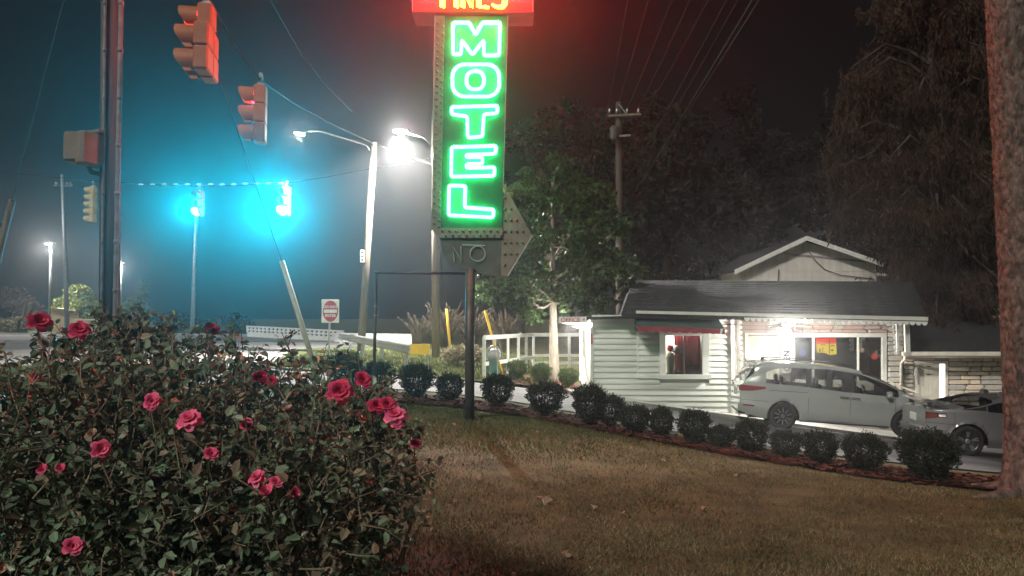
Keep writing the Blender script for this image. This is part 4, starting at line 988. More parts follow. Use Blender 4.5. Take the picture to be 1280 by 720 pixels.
# ------------------------------------------------------------------ guard rail, DO NOT ENTER sign, bridge rails
ga, gz_ = at(513, 436, 23), at(424, 419, 33)
g0, g1 = gp(ga.x, 23), gp(gz_.x, 33)
gr = empty('guard_rail', g0, 'steel guard rail with a yellow end marker on the grass island', 'guard rail')
z0, z1 = ga.z, gz_.z
prof = [(0, .155), (.05, .12), (.05, .07), (0, .02), (0, -.02), (.05, -.07), (.05, -.12), (0, -.155)]
vs = []; fs = []
d = (g1 - g0); dh = Vector((d.x, d.y, 0)).normalized(); sd = Vector((-dh.y, dh.x, 0)); sd = sd if sd.y < 0 else -sd
N = 16
for k in range(N + 1):
    t = k / N; p = g0.lerp(g1, t); zz = z0 + (z1 - z0) * t
    for (u, v) in prof: vs.append(Vector((p.x, p.y, zz + v - .02)) + sd * u)
for k in range(N):
    for j in range(len(prof) - 1): fs.append((k * 8 + j, k * 8 + j + 1, (k + 1) * 8 + j + 1, (k + 1) * 8 + j))
MB().add(vs, fs).build('rail', M_steel, gr, g0, True)
for t in (.06, .34, .6, .82, .98):
    p = g0.lerp(g1, t) - sd * .06; q = gp(p.x, p.y); zz = z0 + (z1 - z0) * t
    MB().box((p.x, p.y, (q.z - .2 + zz + .1) / 2), (.11, .13, zz + .1 - q.z + .2)).build('post', M_steel, gr, g0)
p = g0 - dh * .5
MB().prism([Vector((g0.x - .0, g0.y - .06, z0 + .15)), Vector((g0.x + .62, g0.y - .2, z0 + .15)), Vector((g0.x + .60, g0.y - .2, z0 - .17)), Vector((g0.x + .0, g0.y - .06, z0 - .17))], (0, .05, 0)).build('end_marker', M_yel, gr, g0)
q = gp(g0.x + .55, g0.y - .1); MB().box((q.x, q.y, (q.z + z0) / 2), (.06, .06, z0 - q.z)).build('post', M_steel, gr, g0)

q = at(411, 448, 27); q = gp(q.x, 27)
e = empty('do_not_enter_sign', q, 'square white DO NOT ENTER road sign with a red disc on a thin post', 'road sign')
c = at(413, 389, 27); t_ = R(14)
MB().box((q.x, q.y + .03, (q.z - .2 + c.z + .4) / 2), (.06, .05, c.z + .4 - q.z + .2)).build('post', M_steel, e, q)
Mz = Matrix.Rotation(t_, 3, 'Z')
MB().box(c + Vector((0, -.01, 0)), (.62, .012, .84), Mz, .003).build('sign_plate', M_wht, e, q)
n = 32; M_rs = mat('sign_disc_red', (.42, .03, .045), None, rough=.5)
MB().prism([c + Mz @ Vector((.27 * math.cos(2 * math.pi * k / n), -.028, .385 * math.sin(2 * math.pi * k / n))) for k in range(n)], (0, .006, 0)).build('red_disc', M_rs, e, q)
MB().box(c + Mz @ Vector((0, -.034, 0)), (.46, .004, .12), Mz).build('white_bar', M_wht, e, q)
put_text('lettering', 'DO NOT', .135, c + Mz @ Vector((0, -.033, .155)), (R(90), 0, t_), M_wht, e, q, .95, .004, .002)
put_text('lettering', 'ENTER', .135, c + Mz @ Vector((0, -.033, -.165)), (R(90), 0, t_), M_wht, e, q, .95, .004, .002)

a, b = at(309, 416, 56), at(428, 423, 50); A, Bp = gp(a.x, 56), gp(b.x, 50)
pr = empty('bridge_parapet', A, 'long white bridge railing with small square openings beyond the road', 'railing')
za, zc = a.z - .42, b.z - .42
def pl(t, h): return A.lerp(Bp, t).xy.to_3d() + Vector((0, 0, za + (zc - za) * t + h))
MB().prism([pl(0, .05), pl(1, .05), pl(1, .5), pl(0, .5)], (0, .25, 0)).build('lower_wall', M_wht, pr, A)
for h in (.62, .86): MB().prism([pl(0, h), pl(1, h), pl(1, h + .10), pl(0, h + .10)], (0, .2, 0)).build('rail', M_wht, pr, A)
for k in range(23):
    p = pl(k / 22, .45); MB().box(p + Vector((0, .1, .25)), (.16, .18, .52)).build('baluster', M_wht, pr, A)
for k in range(22):
    p = pl((k + .5) / 22, -.02); MB().box(p + Vector((0, .1, .0)), (.14, .16, .2)).build('foot_block', M_wht, pr, A)
a, b = at(420, 421, 48), at(513, 423, 44); A2, B2 = gp(a.x, 48), gp(b.x, 44)
pk = empty('picket_railing', A2, 'row of white upright pickets behind the steel guard rail', 'railing')
for k in range(26):
    t = k / 25; p = A2.lerp(B2, t); z = a.z + (b.z - a.z) * t
    MB().box((p.x, p.y, z - .05), (.17, .06, .62)).build('picket', M_wht, pk, A2)
for h in (-.2, .12):
    MB().prism([Vector((A2.x, A2.y + .04, a.z + h)), Vector((B2.x, B2.y + .04, b.z + h)), Vector((B2.x, B2.y + .04, b.z + h + .07)), Vector((A2.x, A2.y + .04, a.z + h + .07))], (0, .05, 0)).build('rail', M_wht, pk, A2)

# far left: beige box shed and leaning boards
q = at(88, 418, 64); q = gp(q.x, 64); e = empty('beige_shed', q, 'beige box shed lit beside the round bright tree at the far left', 'shed')
M_sh = mat('shed_beige', (.55, .42, .24), (.65, .52, .32), 2, .8)
MB().box(q + Vector((-.75, .5, .85)), (2.2, 2, 1.9), Matrix.Rotation(R(25), 3, 'Z'), .03).build('body', M_sh, e, q)
MB().box(q + Vector((1.6, .2, .5)), (2.4, 1.6, 1.2), Matrix.Rotation(R(25), 3, 'Z'), .03).build('low_box', M_sh, e, q)
MB().prism([q + Vector((-2.0, -.9, 1.8)), q + Vector((-.6, -1.3, 2.05)), q + Vector((.6, -.4, 1.8))], (0, 2.4, 0)).build('roof', M_sh, e, q)
for x0, y0, x1, y1, lab in ((26, 408, 33, 377, 'left of two leaning wooden posts at the far left'), (31, 408, 39, 379, 'right of two leaning wooden posts at the far left')):
    a, b = at(x0, y0, 58), at(x1, y1, 58); k = gp(a.x, 58); o = MB().tube([k, b], .13, 6).build('leaning_post', M_wood); tag(o, lab, 'post', 'leaning posts')
# ------------------------------------------------------------------ parked cars
M_tyre = mat('tyre', (.012, .012, .013), (.022, .022, .022), 20, .85)
M_rimd = mat('rim_dark', (.10, .10, .105), None, rough=.35, metal=.8)
M_rimc = mat('rim_bright', (.50, .51, .52), None, rough=.3, metal=.9)
M_tint = glass('car_glass', (.48, .50, .49), .08)
M_black = mat('car_black', (.012, .012, .013), None, rough=.35)
M_tail = mat('tail_lamp', (.16, .015, .018), (.24, .02, .03), 30, .15, coat=.6)
def lerp_tab(tab, x):
    for (x0, z0), (x1, z1) in zip(tab, tab[1:]):
        if x <= x1:
            t = (x - x0) / (x1 - x0) if x1 > x0 else 0; t = min(1, max(0, t)); return z0 + (z1 - z0) * t
    return tab[-1][1]
def smooth_tab(tab, n=60, it=2):
    xs_ = np.linspace(tab[0][0], tab[-1][0], n * 4); zs = np.array([lerp_tab(tab, x) for x in xs_]); k = 5 + 2 * it
    p = np.pad(zs, k, mode='edge'); p = np.convolve(p, np.ones(2 * k + 1) / (2 * k + 1), 'valid')
    return list(zip(xs_, p))
def car(name, loc, yaw, pitch, roll, label, S, paint):
    e = empty(name, loc, label, 'car'); e.rotation_euler = (roll, pitch, yaw)
    top = smooth_tab(S['top'], it=1); bot = smooth_tab(S['bot'], it=3); belt_t = S['belt']; L = S['L']; W2 = S['W'] / 2
    H = max(z for x, z in S['top'])
    def wid(x):
        f = 1.0; 
        d0, d1 = x, L - x
        f -= S.get('taper_r', .13) * max(0, 1 - d0 / .75) ** 2.2; f -= .26 * max(0, 1 - d1 / .95) ** 2.0
        return W2 * f
    def hw(x, z):
        b = lerp_tab(belt_t, x); y = wid(x); zb = lerp_tab(bot, x)
        if z > b: y *= 1 - S['tumble'] * ((z - b) / max(.2, H - b)) ** 1.15 - .015
        else:
            t = (z - zb) / max(.05, b - zb)
            y *= 1 - .065 * (1 - min(1, t * 3.2)) ** 2 - .015 * t ** 3 + .016 * math.exp(-((t - .78) / .06) ** 2) - .008 * math.exp(-((t - .45) / .10) ** 2)
        return y
    NX = 116; xs_ = np.linspace(0, L, NX); rows = []
    verts = []; R_low = 12; R_win = 6; R_cap = 4; R_roof = 5
    hub = S['hubs']; ra = S['arch']
    for x in xs_:
        zt = lerp_tab(top, x); zb = lerp_tab(bot, x); b = min(lerp_tab(belt_t, x), zt - .05); wt = max(b + .005, min(lerp_tab(S['wtop'], x), zt - .03)); sec = []
        for k in range(R_low): sec.append((None, zb + (b - zb) * k / R_low))
        for k in range(R_win): sec.append((None, b + (wt - b) * k / R_win))
        ytop = hw(x, zt) ; yw = hw(x, wt)
        pts = [(hw(x, z), z) for _, z in sec]
        rc = min(.11, yw * .3)
        for k in range(R_cap + 1):
            t = k / R_cap; a = t * math.pi / 2
            pts.append((yw - rc * (1 - math.cos(a)), wt + (zt - .02 - wt) * math.sin(a)))
        y0 = pts[-1][0]
        for k in range(1, R_roof + 1):
            t = k / R_roof; pts.append((y0 * (1 - t), zt - .02 + .02 * math.sin(t * math.pi / 2)))
        rows.append(pts)
    n = len(rows[0]); full = 2 * n - 1
    for x, pts in zip(xs_, rows):
        for y, z in pts: verts.append([x, -y, z])
        for y, z in pts[-2::-1]: verts.append([x, y, z])
    def inwin(x, k):     # k row index on a side
        if R_low <= k < R_low + R_win:
            for (a, b_) in S['wins']:
                if a <= x <= b_: return True
        return False
    V = np.array(verts)
    # snap the wheel openings
    for hx in hub:
        for i in range(len(V)):
            x, y, z = V[i]
            if abs(y) < W2 * .7: continue
            d = math.hypot(x - hx, z - S['wr'])
            if abs(d - ra) < .05 and z > .12: V[i][0] = hx + (x - hx) * ra / d; V[i][2] = S['wr'] + (z - S['wr']) * ra / d
    body = MB(); wing = MB(); F_b = []; F_w = []; F_g = []
    for i in range(NX - 1):
        xc = (xs_[i] + xs_[i + 1]) / 2
        for j in range(full - 1):
            k = j if j < n - 1 else full - 2 - j
            q = (i * full + j, i * full + j + 1, (i + 1) * full + j + 1, (i + 1) * full + j); c = V[list(q)].mean(0)
            if k < R_low and any(math.hypot(c[0] - hx, c[2] - S['wr']) < ra - .005 for hx in hub): continue
            if inwin(xc, k): F_w.append(q); continue
            if k >= R_low + R_win + 1 and any(a <= xc <= b_ for a, b_ in S['glass_top']): F_g.append(q); continue
            F_b.append(q)
    F_b.append(tuple(range(full))); F_b.append(tuple(range((NX - 1) * full, NX * full)))
    def part(nm, Fs, m, off=0.0):
        used = sorted({i for f in Fs for i in f}); mp = {o: i for i, o in enumerate(used)}; mb = MB()
        mb.add([V[i] for i in used], [tuple(mp[i] for i in f) for f in Fs]); return mb.build(nm, m, e, None, True)
    bd = part('body', F_b, paint)
    bd.data.polygons[len(F_b) - 1].use_smooth = False; bd.data.polygons[len(F_b) - 2].use_smooth = False
    # panes grouped by window and side
    for a, b_ in S['wins']:
        for sgn in (-1, 1):
            Fs = [q for q in F_w if a <= V[list(q)].mean(0)[0] <= b_ and V[list(q)].mean(0)[1] * sgn > 0]
            if Fs: part('side_window', Fs, M_tint)
    for nm, (a, b_) in zip(('rear_window', 'windscreen'), S['glass_top']):
        Fs = [q for q in F_g if a <= V[list(q)].mean(0)[0] <= b_]
        if Fs: part(nm, Fs, M_tint)
    # dark underside, inner arches, floor
    mb = MB().box((L / 2, 0, .30), (L - .5, W2 * 1.5, .12)); mb.build('underbody', M_black, e)
    for hx in hub:
        for s in (-1, 1):
            mb = MB(); N = 14; vs = []
            for k in range(N + 1):
                a = math.pi * k / N - .0; 
                for y in (W2 * .96, W2 * .60): vs.append((hx + (ra + .004) * math.cos(a), s * y, S['wr'] + (ra + .004) * math.sin(a)))
            fs = [(2 * k, 2 * k + 1, 2 * k + 3, 2 * k + 2) for k in range(N)]; fs.append(tuple(range(1, 2 * N + 2, 2)))
            mb.add(vs, fs); mb.build('wheel_arch', M_black, e)
            wb = MB(); wr = S['wr']; c = Vector((hx, s * (W2 - .14), wr)); ax = (0, s, 0)
            w_ = MB().lathe(c, [(wr * .66, -.10), (wr * .93, -.11), (wr, -.07), (wr, .07), (wr * .95, .105), (wr * .70, .11), (wr * .68, .08)], 28, ax).build('tyre', M_tyre, e, None, True)
            w_.name = 'wheel'
            MB().lathe(c, [(wr * .69, .0), (wr * .69, .095), (wr * .64, .10), (wr * .62, .05), (wr * .20, .04)], 28, ax).build('rim', S['rim_back'], w_, None, True)
            sp_ = MB(); ns = S['spokes']
            for k in range(ns):
                a = 2 * math.pi * k / ns + .3
                for da in S['split']:
                    u = Vector((math.cos(a), 0, math.sin(a))); v = Vector((math.cos(a + da), 0, math.sin(a + da))); t = Vector((-u.z, 0, u.x)) * wr * .055
                    o_ = Vector((0, s * .075, 0)); o2 = Vector((0, s * .095, 0))
                    sp_.add([c + u * wr * .13 - t + o_, c + u * wr * .13 + t + o_, c + v * wr * .66 + t * .8 + o2, c + v * wr * .66 - t * .8 + o2, c + u * wr * .13 - t, c + u * wr * .13 + t, c + v * wr * .66 + t, c + v * wr * .66 - t], [(0, 1, 2, 3), (0, 3, 7, 4), (1, 2, 6, 5)])
            sp_.lathe(c, [(wr * .17, .0), (wr * .17, .08), (wr * .08, .09), (.01, .09)], 14, ax)
            sp_.build('spokes', S['rim'], w_)['kind'] = 'stuff'
    def patch(nm, x0, x1, zlo, zhi, m, sides=(-1, 1), off=.006, nx=14, nz=4, par=None):
        for s in sides:
            mb = MB(); vs = []
            for i in range(nx + 1):
                x = x0 + (x1 - x0) * i / nx; a = lerp_tab(zlo, x) if not isinstance(zlo, float) else zlo; b = lerp_tab(zhi, x) if not isinstance(zhi, float) else zhi
                for j in range(nz + 1):
                    z = a + (b - a) * j / nz; vs.append((x, s * (hw(max(0, x), z) + off), z))
            mb.add(vs, [(i * (nz + 1) + j, i * (nz + 1) + j + 1, (i + 1) * (nz + 1) + j + 1, (i + 1) * (nz + 1) + j) for i in range(nx) for j in range(nz)])
            mb.build(nm, m, par or e, None, True)
    for args in S['patches']: patch(*args[:6], **(args[6] if len(args) > 6 else {}))
    # seats and head rests seen through the glass
    for x in S['seats']:
        for y in (-.4, .4):
            mb = MB().box((x, y, .85), (.2, .46, .7), Matrix.Rotation(R(-12), 3, 'Y'), .06).box((x - .12, y, 1.27), (.10, .27, .2), None, .04); mb.build('seat', mat('car_seat', (.03, .03, .032), None, rough=.9), e)
    MB().box((S['dash'], 0, .95), (.5, W2 * 1.6, .12), bev=.04).build('dashboard', M_black, e)
    MB().tube([Vector((S['dash'] - .35, .38 + .18 * math.cos(a), 1.0 + .18 * math.sin(a))) for a in np.linspace(0, 6.283, 17)], .015, 5).build('steering_wheel', M_black, e)
    return e, hw

pv0 = at(987, 537, 19.3)
# minivan: right hand (passenger) side faces the camera, nose to the right
VAN = dict(L=5.16, W=1.99, wr=.345, arch=.40, hubs=(1.08, 4.08), tumble=.20, taper_r=.16,
    top=[(0, .98), (.06, 1.10), (.14, 1.28), (.30, 1.58), (.42, 1.68), (.6, 1.72), (1.2, 1.755), (2.2, 1.745), (2.8, 1.69), (3.3, 1.55), (3.8, 1.30), (4.15, 1.12), (4.5, 1.03), (4.85, .92), (5.05, .78), (5.13, .62), (5.16, .50)],
    bot=[(0, .42), (.3, .30), (.8, .24), (4.4, .22), (4.9, .20), (5.16, .26)],
    belt=[(0, 1.14), (.5, 1.18), (1.4, 1.15), (2.6, 1.07), (4.3, 1.00), (5.2, .95)],
    wtop=[(0, 1.14), (.3, 1.30), (.6, 1.44), (1.0, 1.59), (2.2, 1.615), (2.9, 1.55), (3.4, 1.40), (3.95, 1.15), (4.2, 1.0), (5.2, .9)],
    wins=[(.62, 1.66), (1.70, 2.62), (2.72, 3.86)], glass_top=[(.08, .34), (3.02, 4.02)],
    rim=mat('rim_grey', (.22, .22, .225), None, rough=.35, metal=.8), rim_back=M_black, spokes=10, split=(.0,), seats=(1.25, 2.1, 3.05), dash=3.75,
    patches=[('tail_light', -.0, .62, [(0, .93), (.3, .95), (.62, 1.03)], [(0, 1.09), (.62, 1.075)], M_tail, dict(off=.012)),
             ('door_seam', 1.68, 1.69, .30, 1.06, M_black, dict(off=.002, nx=1)), ('door_seam', 2.70, 2.71, .30, 1.04, M_black, dict(off=.002, nx=1)), ('door_seam', 3.78, 3.79, .36, 1.0, M_black, dict(off=.002, nx=1)),
             ('door_seam', 1.69, 2.7, .285, .295, M_black, dict(off=.002, nz=1)), ('window_pillar', 1.62, 1.76, [(1.62, 1.145), (1.76, 1.135)], [(1.62, 1.60), (1.76, 1.605)], M_black, dict(off=.006, nx=3)), ('window_pillar', 2.55, 2.78, [(2.55, 1.075), (2.78, 1.065)], [(2.55, 1.585), (2.78, 1.56)], M_black, dict(off=.006, nx=3)), ('slide_rail', .72, 1.66, .99, 1.0, M_black, dict(off=.003, nz=1)),
             ('sill_trim', 1.5, 3.66, .235, .27, M_black, dict(off=.004, nz=1)), ('bumper_reflector', .08, .36, .55, .585, M_tail, dict(off=.008, nz=1)),
             ('bumper_seam', .02, .70, .70, .708, M_black, dict(off=.003, nz=1))])
M_vp = mat('van_paint', (.56, .58, .56), None, rough=.16, metal=.5, coat=1.0, spec=.5)
yaw = R(-9); pr_ = R(3.0)
hub_local = Vector((1.08, -.85, 0)); Mv = Matrix.Rotation(yaw, 3, 'Z') @ Matrix.Rotation(pr_, 3, 'Y')
loc = Vector((pv0.x - .17, 19.3 + .1, pv0.z)) - Mv @ hub_local
van, vhw = car('minivan', loc, yaw, pr_, 0, 'silver grey minivan parked before the office with its rear to the left', VAN, M_vp)
def vb(name, c, s, m, bev=.0, rot=None): return MB().box(c, s, rot, bev).build(name, m, van)
for x, z in ((2.55, .93), (2.83, .92)): vb('door_handle', (x, -(vhw(x, z) + .02), z), (.22, .05, .05), M_rimc, .015)
for s in (-1, 1):
    mir = MB().box((3.60, s * (vhw(3.6, 1.02) + .13), 1.08), (.13, .22, .17), None, .04).tube([(3.62, s * vhw(3.6, 1.0), 1.03), (3.61, s * (vhw(3.6, 1.0) + .12), 1.05)], .025, 5); mir.build('mirror', M_vp, van)
    MB().tube([(.75, s * .66, 1.77), (1.0, s * .66, 1.80), (2.5, s * .66, 1.785), (2.75, s * .66, 1.745)], .016, 6).build('roof_rail', M_black, van)
MB().prism([(.62, -.01, 1.73), (.80, -.01, 1.74), (.66, -.01, 1.81)], (0, .03, 0)).build('antenna_fin', M_black, van)
MB().box((.24, 0, 1.70), (.30, 1.35, .04), Matrix.Rotation(R(-8), 3, 'Y'), .015).build('rear_spoiler', M_vp, van)
vb('number_plate', (-.012, 0, .85), (.02, .32, .16), M_wht, .004); vb('rear_bumper', (.03, 0, .50), (.12, 1.62, .22), M_vp, .05); vb('plate_trim', (-.008, 0, .97), (.03, .9, .06), M_rimc, .01)
for s in (-1, 1): vb('tail_light', (-.004, s * .62, 1.0), (.03, .36, .13), M_tail, .01)
for s in (-1, 1): vb('headlight', (4.98, s * .66, .76), (.26, .30, .12), M_rimc, .04)
vb('rear_skid', (.10, 0, .36), (.2, 1.3, .1), M_black, .03)

# coupe, mostly hidden by the tree trunk
CP = dict(L=4.42, W=1.72, wr=.325, arch=.375, hubs=(.78, 3.5), tumble=.22, taper_r=.27,
    top=[(0, .93), (.12, .98), (.45, 1.00), (.62, 1.04), (1.0, 1.16), (1.4, 1.28), (1.8, 1.32), (2.3, 1.31), (2.7, 1.25), (3.1, 1.12), (3.4, .97), (3.9, .88), (4.25, .76), (4.42, .56)],
    bot=[(0, .40), (.3, .28), (.7, .22), (4.0, .2), (4.42, .24)],
    belt=[(0, .92), (.5, .93), (1.0, .97), (2.0, .93), (3.2, .88), (4.4, .7)],
    wtop=[(0, .92), (.6, .95), (1.05, 1.04), (1.35, 1.15), (1.7, 1.205), (2.3, 1.20), (2.7, 1.14), (3.0, 1.05), (3.3, .9), (4.4, .7)],
    wins=[(1.16, 1.72), (1.80, 2.86)], glass_top=[(.68, 1.28), (2.56, 3.28)],
    rim=M_rimc, rim_back=M_rimd, spokes=5, split=(-.12, .12), seats=(1.75, 2.3), dash=2.95,
    patches=[('tail_light', -.0, .36, [(0, .74), (.36, .82)], [(0, .88), (.36, .885)], mat('tail_lamp_dark', (.05, .012, .012), (.2, .05, .03), 14, .12, coat=.7), dict(off=.012)), ('reflector', .22, .34, .815, .865, M_rimc, dict(off=.016, nz=2)),
             ('door_seam', 1.74, 1.75, .30, .92, M_black, dict(off=.002, nx=1)), ('bumper_seam', .02, .50, .66, .668, M_black, dict(off=.003, nz=1)), ('trunk_seam', .50, .508, .66, .92, M_black, dict(off=.003, nx=1)),
             ('roof_pillar', .66, 1.12, [(.66, .985), (1.12, .985)], [(.66, 1.0), (1.12, 1.10)], M_black, dict(off=.004))])
M_cp = mat('coupe_paint', (.31, .31, .32), None, rough=.18, metal=.5, coat=1.0, spec=.5)
pc = at(1209, 571, 15.7); yaw2 = R(-8); p2_ = R(2.4)
Mc = Matrix.Rotation(yaw2, 3, 'Z') @ Matrix.Rotation(p2_, 3, 'Y')
loc = Vector((pc.x, 15.75, pc.z)) - Mc @ Vector((.78, -.72, 0))
cp, chw = car('coupe', loc, yaw2, p2_, 0, 'dark grey two door car with rear spoiler half hidden by the tree trunk', CP, M_cp)
MB().box((.10, 0, 1.10), (.24, 1.36, .035), Matrix.Rotation(R(-5), 3, 'Y'), .014).box((.14, .5, 1.03), (.1, .04, .12)).box((.14, -.5, 1.03), (.1, .04, .12)).build('spoiler', M_cp, cp)
MB().box((.03, 0, .46), (.14, 1.4, .22), None, .05).build('rear_bumper', M_cp, cp)
MB().box((-.01, 0, .72), (.02, .32, .16), None, .004).build('number_plate', M_wht, cp)
MB().tube([(.1, -.45, .30), (-.05, -.45, .29)], .045, 10).build('exhaust', M_rimc, cp)
for s in (-1, 1): MB().box((2.72, s * (chw(2.7, .95) + .09), .97), (.1, .17, .12), None, .03).build('mirror', M_cp, cp)
# ------------------------------------------------------------------ vegetation
def rvec(r):
    while True:
        v = Vector((r.uniform(-1, 1), r.uniform(-1, 1), r.uniform(-1, 1)))
        if .05 < v.length < 1: return v.normalized()
def leaves(mb, r, c, rad, n, L, shell=.5, up=.0, aspect=.6, droop=0.0):
    c = Vector(c)
    for _ in range(n):
        d = rvec(r); k = shell + (1 - shell) * r.random() ** .5
        p = c + Vector((d.x * rad[0], d.y * rad[1], d.z * rad[2])) * k
        o = (d * .8 + rvec(r) + Vector((0, 0, up - droop))).normalized()
        l = L * r.uniform(.6, 1.3); mb.leaf(p, o, (rvec(r) + d * .7 + Vector((0, 0, .5))).normalized(), l, l * aspect)
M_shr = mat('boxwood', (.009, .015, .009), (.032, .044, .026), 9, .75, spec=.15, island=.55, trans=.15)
M_twig = mat('twig', (.02, .015, .01), (.045, .033, .02), 20, .9)
def shrub_proto(seed, n=5600):
    r = rng(seed); fo = MB(); st = MB()
    for k in range(22):
        a = r.random() * 6.283; t = r.uniform(.1, .40); st.tube([(.05 * math.cos(a), .05 * math.sin(a), -.05), (t * .6 * math.cos(a), t * .6 * math.sin(a), .22), (t * math.cos(a), t * math.sin(a), r.uniform(.4, .85))], [.012, .008, .003], 4)
    for k in range(n):
        d = rvec(r); q = .55 + .45 * r.random() ** .6
        lump = 1 + .15 * math.sin(d.x * 6 + seed) * math.sin(d.y * 5 + seed * 2) + .08 * math.sin(d.z * 11 + seed)
        z = .50 + d.z * .46 * q * lump; wz = .42 + .10 * (z - .3)   # wider above than below
        p = Vector((d.x * wz * q * lump * (1.15 if z > .5 else 1.0), d.y * wz * q * lump, z))
        if z < .08: continue
        o = (d * .9 + rvec(r) * .8 + Vector((0, 0, .7))).normalized(); l = r.uniform(.035, .075); fo.leaf(p, o, rvec(r), l, l * .55)
    for k in range(130):     # stray shoots on top with small leaves
        d = rvec(r); d.z = abs(d.z) * .8 + .35; d.normalize(); p = Vector((d.x * .46, d.y * .46, .5 + d.z * .44)); e_ = p + (d + Vector((0, 0, .5))).normalized() * r.uniform(.04, .17); st.tube([p, e_], .003, 3, False)
        for j in range(7): fo.leaf(p.lerp(e_, j / 6), (rvec(r) + d).normalized(), rvec(r), .045, .025)
    return fo, st
protos = []
SHRUBS = [(430, 492, 14.8, 48, 'round shrub behind the topmost right roses, leftmost of the row'), (471, 494, 14.5, 46, 'round shrub right behind the thin upright of the pipe frame'), (520, 500, 14.2, 40, 'round shrub with flared top between the pipe frame and sign pole'),
          (562, 508, 13.9, 34, 'small round shrub just left of the sign pole'), (622, 509, 13.6, 42, 'round shrub just right of the sign pole in front of the teal pedestal'), (682, 524, 13.2, 44, 'round shrub on its own in front of the tree and office corner'),
          (737, 536, 12.8, 46, 'left one of the touching shrub pair below the office corner'), (762, 536, 12.9, 38, 'right one of the touching shrub pair below the office corner'), (794, 544, 12.4, 40, 'round shrub below the left edge of the awning'), (827, 548, 12.2, 34, 'small shrub below the lit office window'),
          (868, 557, 11.8, 40, 'round shrub below the right end of the siding wall'), (901, 561, 11.6, 32, 'narrow shrub at the rear bumper of the minivan'), (939, 569, 11.3, 40, 'round shrub in front of the minivan tail light'), (983, 573, 11.0, 40, 'round shrub in front of the minivan rear wheel'),
          (1026, 584, 10.6, 44, 'round shrub in front of the middle of the minivan'), (1081, 595, 10.1, 52, 'large shrub in front of the minivan front door'), (1161, 606, 9.4, 64, 'largest darkest shrub, nearest the big tree trunk')]
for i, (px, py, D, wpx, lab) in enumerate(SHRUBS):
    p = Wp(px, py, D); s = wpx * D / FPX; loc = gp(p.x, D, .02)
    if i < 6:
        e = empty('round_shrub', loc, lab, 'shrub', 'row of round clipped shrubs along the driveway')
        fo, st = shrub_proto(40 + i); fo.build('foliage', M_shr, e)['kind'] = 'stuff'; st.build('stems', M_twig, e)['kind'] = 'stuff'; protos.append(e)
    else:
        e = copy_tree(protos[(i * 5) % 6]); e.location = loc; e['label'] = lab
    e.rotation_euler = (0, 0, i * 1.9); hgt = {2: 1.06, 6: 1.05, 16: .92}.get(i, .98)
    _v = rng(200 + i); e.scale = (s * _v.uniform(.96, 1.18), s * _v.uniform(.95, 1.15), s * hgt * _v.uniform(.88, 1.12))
# three small bright shrubs by the fence tree
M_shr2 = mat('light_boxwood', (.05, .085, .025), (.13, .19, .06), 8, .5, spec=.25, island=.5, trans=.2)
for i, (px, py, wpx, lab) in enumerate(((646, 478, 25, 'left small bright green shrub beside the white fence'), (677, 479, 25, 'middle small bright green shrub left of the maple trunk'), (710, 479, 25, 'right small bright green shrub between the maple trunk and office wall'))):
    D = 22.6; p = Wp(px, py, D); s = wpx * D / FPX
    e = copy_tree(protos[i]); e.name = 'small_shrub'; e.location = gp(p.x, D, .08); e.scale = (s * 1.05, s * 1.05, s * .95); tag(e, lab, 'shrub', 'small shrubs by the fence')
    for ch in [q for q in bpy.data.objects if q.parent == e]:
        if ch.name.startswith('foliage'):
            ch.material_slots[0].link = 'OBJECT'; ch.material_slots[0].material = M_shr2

def tree(name, loc, label, H, crown, trunk_r, m_leaf, m_bark, nleaf, L, seed, group=None, droop=0.0, trunk_top=None, lean=(0, 0), aspect=.6, nl=10):
    """crown: list of (dx, dy, z, rx, ry, rz) lumps relative to the foot"""
    r = rng(seed); e = empty(name, loc, label, 'tree', group); base = Vector((0, 0, 0))
    tz = trunk_top or H * .75; tk = MB(); pts = []; rad = []
    for k in range(9):
        t = k / 8; pts.append(Vector((lean[0] * t + .05 * math.sin(3 * t + seed) * t * tz * .1, lean[1] * t, -.2 + (tz + .2) * t))); rad.append(trunk_r * ((1.5 - 3 * t) if t < .12 else 1.12 - .85 * t))
    tk.tube(pts, rad, 12); trunk = tk.build('trunk', m_bark, e, None, True)
    fo = MB(); tot = sum(c[3] * c[4] * c[5] for c in crown) ** 1; lm = MB()
    for c in crown:
        cv = Vector(c[:3]); n = int(nleaf * (c[3] * c[4] * c[5]) ** .67 / sum((q[3] * q[4] * q[5]) ** .67 for q in crown))
        # a limb reaching into the lump with twigs
        t0 = min(.95, max(.52, (c[2] - c[5] * 1.1) / tz)); a = pts[int(t0 * 8)]
        mid = a.lerp(cv, .5) + Vector((0, 0, -.1)); lm.tube([a, mid, cv], [trunk_r * .35, trunk_r * .22, .02], 6)
        sub_ = []
        for k in range(nl):
            d = rvec(r); p = cv + Vector((d.x * c[3], d.y * c[4], d.z * c[5])) * r.uniform(.55, 1.0); sub_.append(p); lm.tube([cv.lerp(a, .2), cv.lerp(p, .5), p], [.03, .018, .006], 4, False)
        for p in sub_:
            s = r.uniform(.28, .5); leaves(fo, r, p, (c[3] * s, c[4] * s, c[5] * s * .8), n // nl, L, .25, 0, aspect, droop)
    lm.build('limbs', m_bark, e)['kind'] = 'stuff'; f = fo.build('crown', m_leaf, e); f['kind'] = 'stuff'
    return e
def lumps(r, n, R0, zc, rz, s0, s1):
    out = []
    for k in range(n):
        d = rvec(r); q = r.uniform(.45, .95); s = r.uniform(s0, s1); out.append((d.x * R0 * q, d.y * R0 * q, zc + d.z * rz * q, s, s, s * .8))
    return out
M_map = mat('maple_leaf', (.028, .055, .016), (.070, .115, .032), .9, .5, spec=.3, island=.5, trans=.3)
